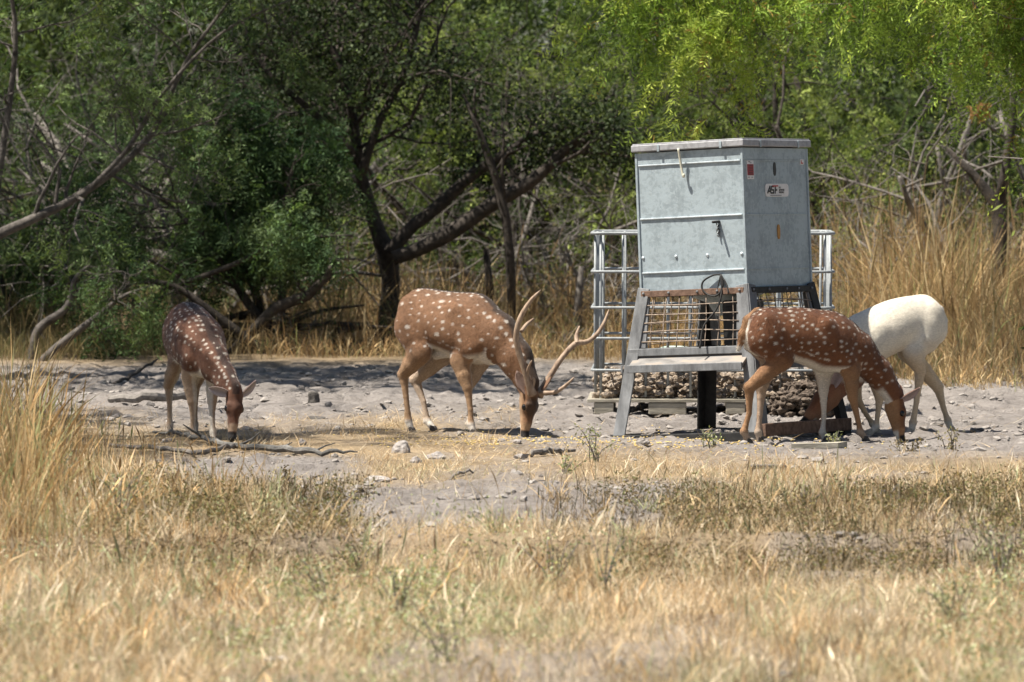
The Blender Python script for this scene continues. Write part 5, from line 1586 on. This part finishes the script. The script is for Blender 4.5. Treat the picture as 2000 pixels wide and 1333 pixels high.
gl = (smooth(520, 350, u) * .35)[:, None]
c = c * (1 - gl) + np.array([.17, .19, .075]) * gl
grass_obj("golden_grass", "tall golden dry grass between the clearing and the thicket", rng, x, y, hmax * rng.uniform(.3, 1.1, n) * (.35 + 1.2 * fbm(x, y, .6, 2, 19)), rng.uniform(.003, .006, n), rng.uniform(0, .7, n), rng.uniform(-.5, 1.3, n), c, 3, rng.random(n) < .25)

# ------------------------------------------------------------------ soil crumbs and small stones (uncountable)
rng = np.random.default_rng(610)
x, y = scatter(rng, 11000, 21.5, 41, -20, 2020); u, v = uv_of(x, y)
k = rng.random(len(x)) < soil_mask(x, y) * np.clip((fbm(x, y, .5, 3, 95) - .3) * 2.4, .1, 1)
x, y = x[k], y[k]
mb = MB()
base = [lump(rng, 1.0, 0, .6, .3) for _ in range(12)]
zz = ground_z(x, y)
for q in range(len(x)):
    vv, ff = base[q % 12]
    s_ = .007 + .03 * rng.random() ** 4
    a = rng.uniform(0, 6.3); ca, sa = math.cos(a), math.sin(a)
    mb.add((vv @ np.array([[ca, sa, 0], [-sa, ca, 0], [0, 0, 1]])) * s_ + np.array([x[q], y[q], zz[q] + s_ * .2]), ff)
mb.build("soil_crumbs", M_CLOD, None, False, kind="stuff", label="small crumbs of dry soil scattered over the clearing")

x = np.concatenate([rng.normal(.1, .5, 420), rng.normal(1.1, .55, 500)]); y = np.concatenate([rng.normal(30.3, .45, 420), rng.normal(29.9, .35, 500)])
mb = MB(); zz = ground_z(x, y)
for q in range(len(x)):
    vv, ff = base[q % 12]
    mb.add(vv * .0065 + np.array([x[q], y[q], zz[q] + .004]), ff)
M_CORN = mat_noise("corn", (.50, .34, .10), (.72, .55, .22), 90, .6)
mb.build("spilled_corn", M_CORN, None, False, kind="stuff", label="yellow kernels of corn spilled round the stag and the feeder")

# ------------------------------------------------------------------ single stones and clods
stones = [
    (613, 789, .085, .10, 'd', "dark upright clod standing in grey soil behind the left doe's head"),
    (596, 806, .10, .045, 'd', "flat dark clod in the soil between left doe and stag"),
    (618, 818, .13, .05, 'd', "larger flat dark clod nearer the straw, between left doe and stag"),
    (1900, 829, .085, .085, 'd', "dark rounded clod right of the white deer's hind hooves"),
    (784, 886, .115, .085, 's', "pale angular stone in the straw near the log end"),
    (852, 896, .125, .055, 's', "flat pale stone beside the angular stone in the straw"),
    (812, 905, .07, .045, 's', "small grey stone just in front of the angular stone"),
    (905, 984, .10, .045, 'd', "dark flat clod in the grey strip below the stag"),
    (735, 940, .16, .035, 's', "long flat grey slab at the edge of the grey strip"),
    (1010, 850 + 18, .055, .03, 's', "small pebble in front of the stag's muzzle"),
    (590, 868, .055, .05, 's', "small pale stone behind the log"),
    (1527, 1268, .115, .04, 'd', "blackish flat clod in the bare patch of the near grass"),
    (1300, 1262, .10, .05, 'd', "dark crumbly clod in the near grass left of the blackish one"),
    (1205, 1232, .075, .03, 's', "pale flat stone among the near straw"),
    (540, 1236, .09, .03, 's', "pale flat stone in the near grass at the left"),
    (1255, 868, .09, .045, 'c', "grey clod of soil in front of the feeder shelf"),
    (1215, 800 + 72, .08, .05, 'c', "grey clod of soil at the feeder's front foot"),
    (1100, 762, .12, .05, 'c', "broad grey clod on the soil right of the antlers"),
    (1910, 800, .12, .045, 's', "pale slab of crusted soil behind the white deer"),
    (1630, 872, .09, .03, 'd', "small dark clod beside the plank in front of the doe"),
    (672, 742, .15, .07, 'd', "dark lump at the shaded back edge of the clearing"),
    (1490, 872, .07, .03, 'c', "grey crumb of soil by the doe's hind hoof"),
]
rng = np.random.default_rng(620)
for u, v, w, h_, kd, lab in stones:
    p = G(u, v); p[2] = ground_z(p[0], p[1])
    vv, ff = lump(rng, 1.0, 2, 1.0, .2)
    vv = vv / np.abs(vv).max(0) * np.array([w / 2, w * .38, h_ * .62]); vv[:, 2] += h_ * .22
    mb = MB(); mb.add(vv, ff)
    mb.build("soil_clod" if kd != 's' else "stone", {'d': M_DARKCLOD, 's': M_STONE, 'c': M_CLOD}[kd], None, False, loc=p, label=lab, cat="stone" if kd == 's' else "clod")

# ------------------------------------------------------------------ fallen wood
def wood(name, label, cat, pts, rad, mat, n=8, side=()):
    """pts: (u, v, height) on the ground"""
    W3 = []
    for u, v, z in pts:
        p = G(u, v); p[2] = ground_z(p[0], p[1]) + z; W3.append(p)
    o = W3[0].copy()
    mb = MB()
    sp_ = spline(np.array([(*q, r_) for q, r_ in zip(W3, rad)]), 5 * len(W3))
    rr = np.random.default_rng(len(label))
    sp_[:, :3] += rr.normal(0, .006, sp_[:, :3].shape)
    mb.tube(sp_[:, :3] - o, sp_[:, 3] * rr.uniform(.9, 1.12, len(sp_)), n)
    for (i0, d, L_, r_) in side:
        p0 = sp_[int(i0 * (len(sp_) - 1)), :3] - o
        mb.tube([p0, p0 + np.array(d) * L_ * .5 + rr.normal(0, .01, 3), p0 + np.array(d) * L_], [r_, r_ * .7, r_ * .3], 6)
    return mb.build(name, mat, None, False, loc=o, label=label, cat=cat)
wood("fallen_branch", "long grey fallen branch lying across in front of the left doe", "branch",
     [(300, 853, .03), (345, 858, .04), (400, 868, .03), (450, 880, .03), (540, 885, .03), (620, 893, .03), (700, 893, .025)], [.007, .012, .016, .017, .020, .016, .004], M_LOG, side=((.22, (-.6, .1, .5), .12, .008), (.35, (-.5, -.3, .35), .22, .010), (.55, (.7, -.4, .45), .20, .009), (.7, (.6, -.3, .3), .14, .008), (.85, (.7, .5, .25), .16, .007)))
wood("fallen_branch", "thin brown fallen branch crossing under the long grey one", "branch",
     [(215, 880, .02), (300, 884, .03), (380, 890, .025), (440, 884, .03), (480, 878, .03)], [.010, .013, .014, .014, .010], M_BARK_GREY)
wood("log", "short thick grey log lying behind the left doe's legs", "log", [(215, 787, .045), (290, 789, .05), (365, 784, .05)], [.024, .030, .028], M_DEADWOOD)
wood("fallen_branch", "dark bent stick on shaded soil behind the left doe", "branch", [(220, 752, .03), (270, 742, .06), (310, 728, .12)], [.018, .014, .006], M_BARK)
wood("stick", "pale weathered stick on the straw in front of the stag's muzzle", "stick", [(1035, 893, .02), (1075, 890, .025), (1120, 886, .02)], [.016, .018, .010], M_DEADWOOD)
wood("stick", "thin curved straw coloured stick at the front in the grass", "stick", [(815, 1160, .03), (870, 1125, .10), (915, 1095, .16)], [.006, .005, .003], mat_noise("tan_stick", (.30, .18, .07), (.50, .34, .15), 20))
wood("stick", "small dark stick lying on the grey strip below the stag", "stick", [(870, 934, .012), (895, 932, .015), (925, 930, .012)], [.006, .008, .005], M_DEADWOOD)
# broken board in front of the doe
p = G(1602, 877); p[2] = ground_z(p[0], p[1])
mb = MB(); vv = np.array([(-.17, -.05, 0), (.10, -.06, 0), (.155, -.01, 0), (.09, .05, 0), (-.15, .05, 0)], float)
vv = np.vstack([vv + [0, 0, .004], vv + [0, 0, .030]]); vv[7, 2] += .012; vv[6, 2] += .006
mb.add(vv, [[q, (q + 1) % 5, 5 + (q + 1) % 5, 5 + q] for q in range(5)]); mb.add(vv, [[5, 6, 7], [5, 7, 8], [5, 8, 9], [2, 1, 0], [3, 2, 0], [4, 3, 0]])
mb.build("broken_board", M_PALLET, None, False, loc=p, label="pale broken piece of board on the soil in front of the doe", cat="board")
p = G(1500, 918); p[2] = ground_z(p[0], p[1])
mb = MB(); mb.box((0, 0, .014), (.2, .05, .018), np.array([[.98, -.2, .02], [.2, .98, 0], [0, 0, 1]])); mb.build("wood_chip", M_DEADWOOD, None, False, .004, loc=p, label="grey flat wood chip on the straw below the doe", cat="chip")

# ------------------------------------------------------------------ single weeds
def weed(u, v, h, n, seed, cols, label, leaf=.022, droop=.4):
    rng = np.random.default_rng(seed)
    p = G(u, v); p[2] = ground_z(p[0], p[1])
    t = link("weed", None, label=label, cat="weed"); t.location = p
    mb = MB(); O = []
    for k in range(n):
        a = rng.uniform(0, 6.28); tl = rng.uniform(.05, .5)
        d = nrm(np.array([math.cos(a) * tl, math.sin(a) * tl, 1])); q = np.array([rng.normal(0, .015), rng.normal(0, .015), -.01]); pts = [q]
        for s_ in range(5):
            d = nrm(d + rng.normal(0, .12, 3) + np.array([math.cos(a), math.sin(a), -.6]) * droop * s_ / 12); q = q + d * h * rng.uniform(.7, 1.1) / 5; pts.append(q)
            for _ in range(4): O.append(q + rng.normal(0, .012, 3))
        mb.tube(pts, np.linspace(.0035, .0015, 6), 4)
    mb.build("stem", M_BARK_GREY, t, True)
    O = np.array(O); V, F_, ix = small_leaves(O, rng, leaf, leaf * .45)
    c = leaf_colors(rng, len(O), cols, O * 8)[ix]
    link("leaves", make_mesh("leaves", V, F_, c, False, [M_LEAF]), t)
GW = [(.18, .20, .10), (.27, .29, .16), (.36, .35, .22)]
BW = [(.12, .09, .045), (.20, .15, .075), (.26, .24, .12)]
for a in (
    (1165, 905, .24, 7, 1, GW, "drooping dark green weed in front of the feeder's front foot"),
    (1105, 925, .12, 5, 2, GW, "small green weed left of the drooping weed near the feeder"),
    (1390, 878, .10, 5, 3, GW, "small curling weed under the feeder's shelf"),
    (1770, 882, .14, 7, 4, BW, "dry weed sprig at the doe's muzzle"),
    (1630, 868, .09, 4, 5, GW, "tiny sprig beside the board in front of the doe"),
    (1860, 885, .16, 6, 6, BW, "thin brown weed in front of the white deer"),
    (640, 1130, .26, 9, 7, GW, "grey green weed in the near grass left of centre"),
    (700, 1075, .22, 8, 8, GW, "grey green weed on the bank edge left of centre"),
    (790, 1150, .24, 8, 9, GW, "grey green weed beside the curved stick"),
    (1185, 1100, .34, 5, 10, [(.08, .11, .06), (.13, .16, .08)], "slender dark green weed standing in the near grass at centre"),
    (1080, 1090, .28, 8, 11, GW, "pale green weed left of the slender dark weed"),
    (230, 1030, .30, 9, 12, GW, "green leafy weed in the tawny clump at the left"),
    (90, 990, .32, 9, 13, GW, "green leafy weed at the foot of the tall clump by the left edge"),
    (1960, 1110, .36, 9, 14, GW, "green weed in the near grass at the right edge"),
    (1870, 1180, .26, 8, 15, GW, "pale green weed in the near grass towards the right edge"),
    (560, 950, .12, 6, 16, BW, "brown weed on the grey strip below the fallen branch"),
    (1580, 1010, .16, 8, 17, BW, "brown bushy weed on the bank below the doe"),
    (1730, 1000, .18, 8, 18, BW, "brown bushy weed on the bank nearer the right edge"),
    (880, 1230, .3, 7, 19, GW, "tall pale weed in the near grass at bottom centre"),
): weed(*a)
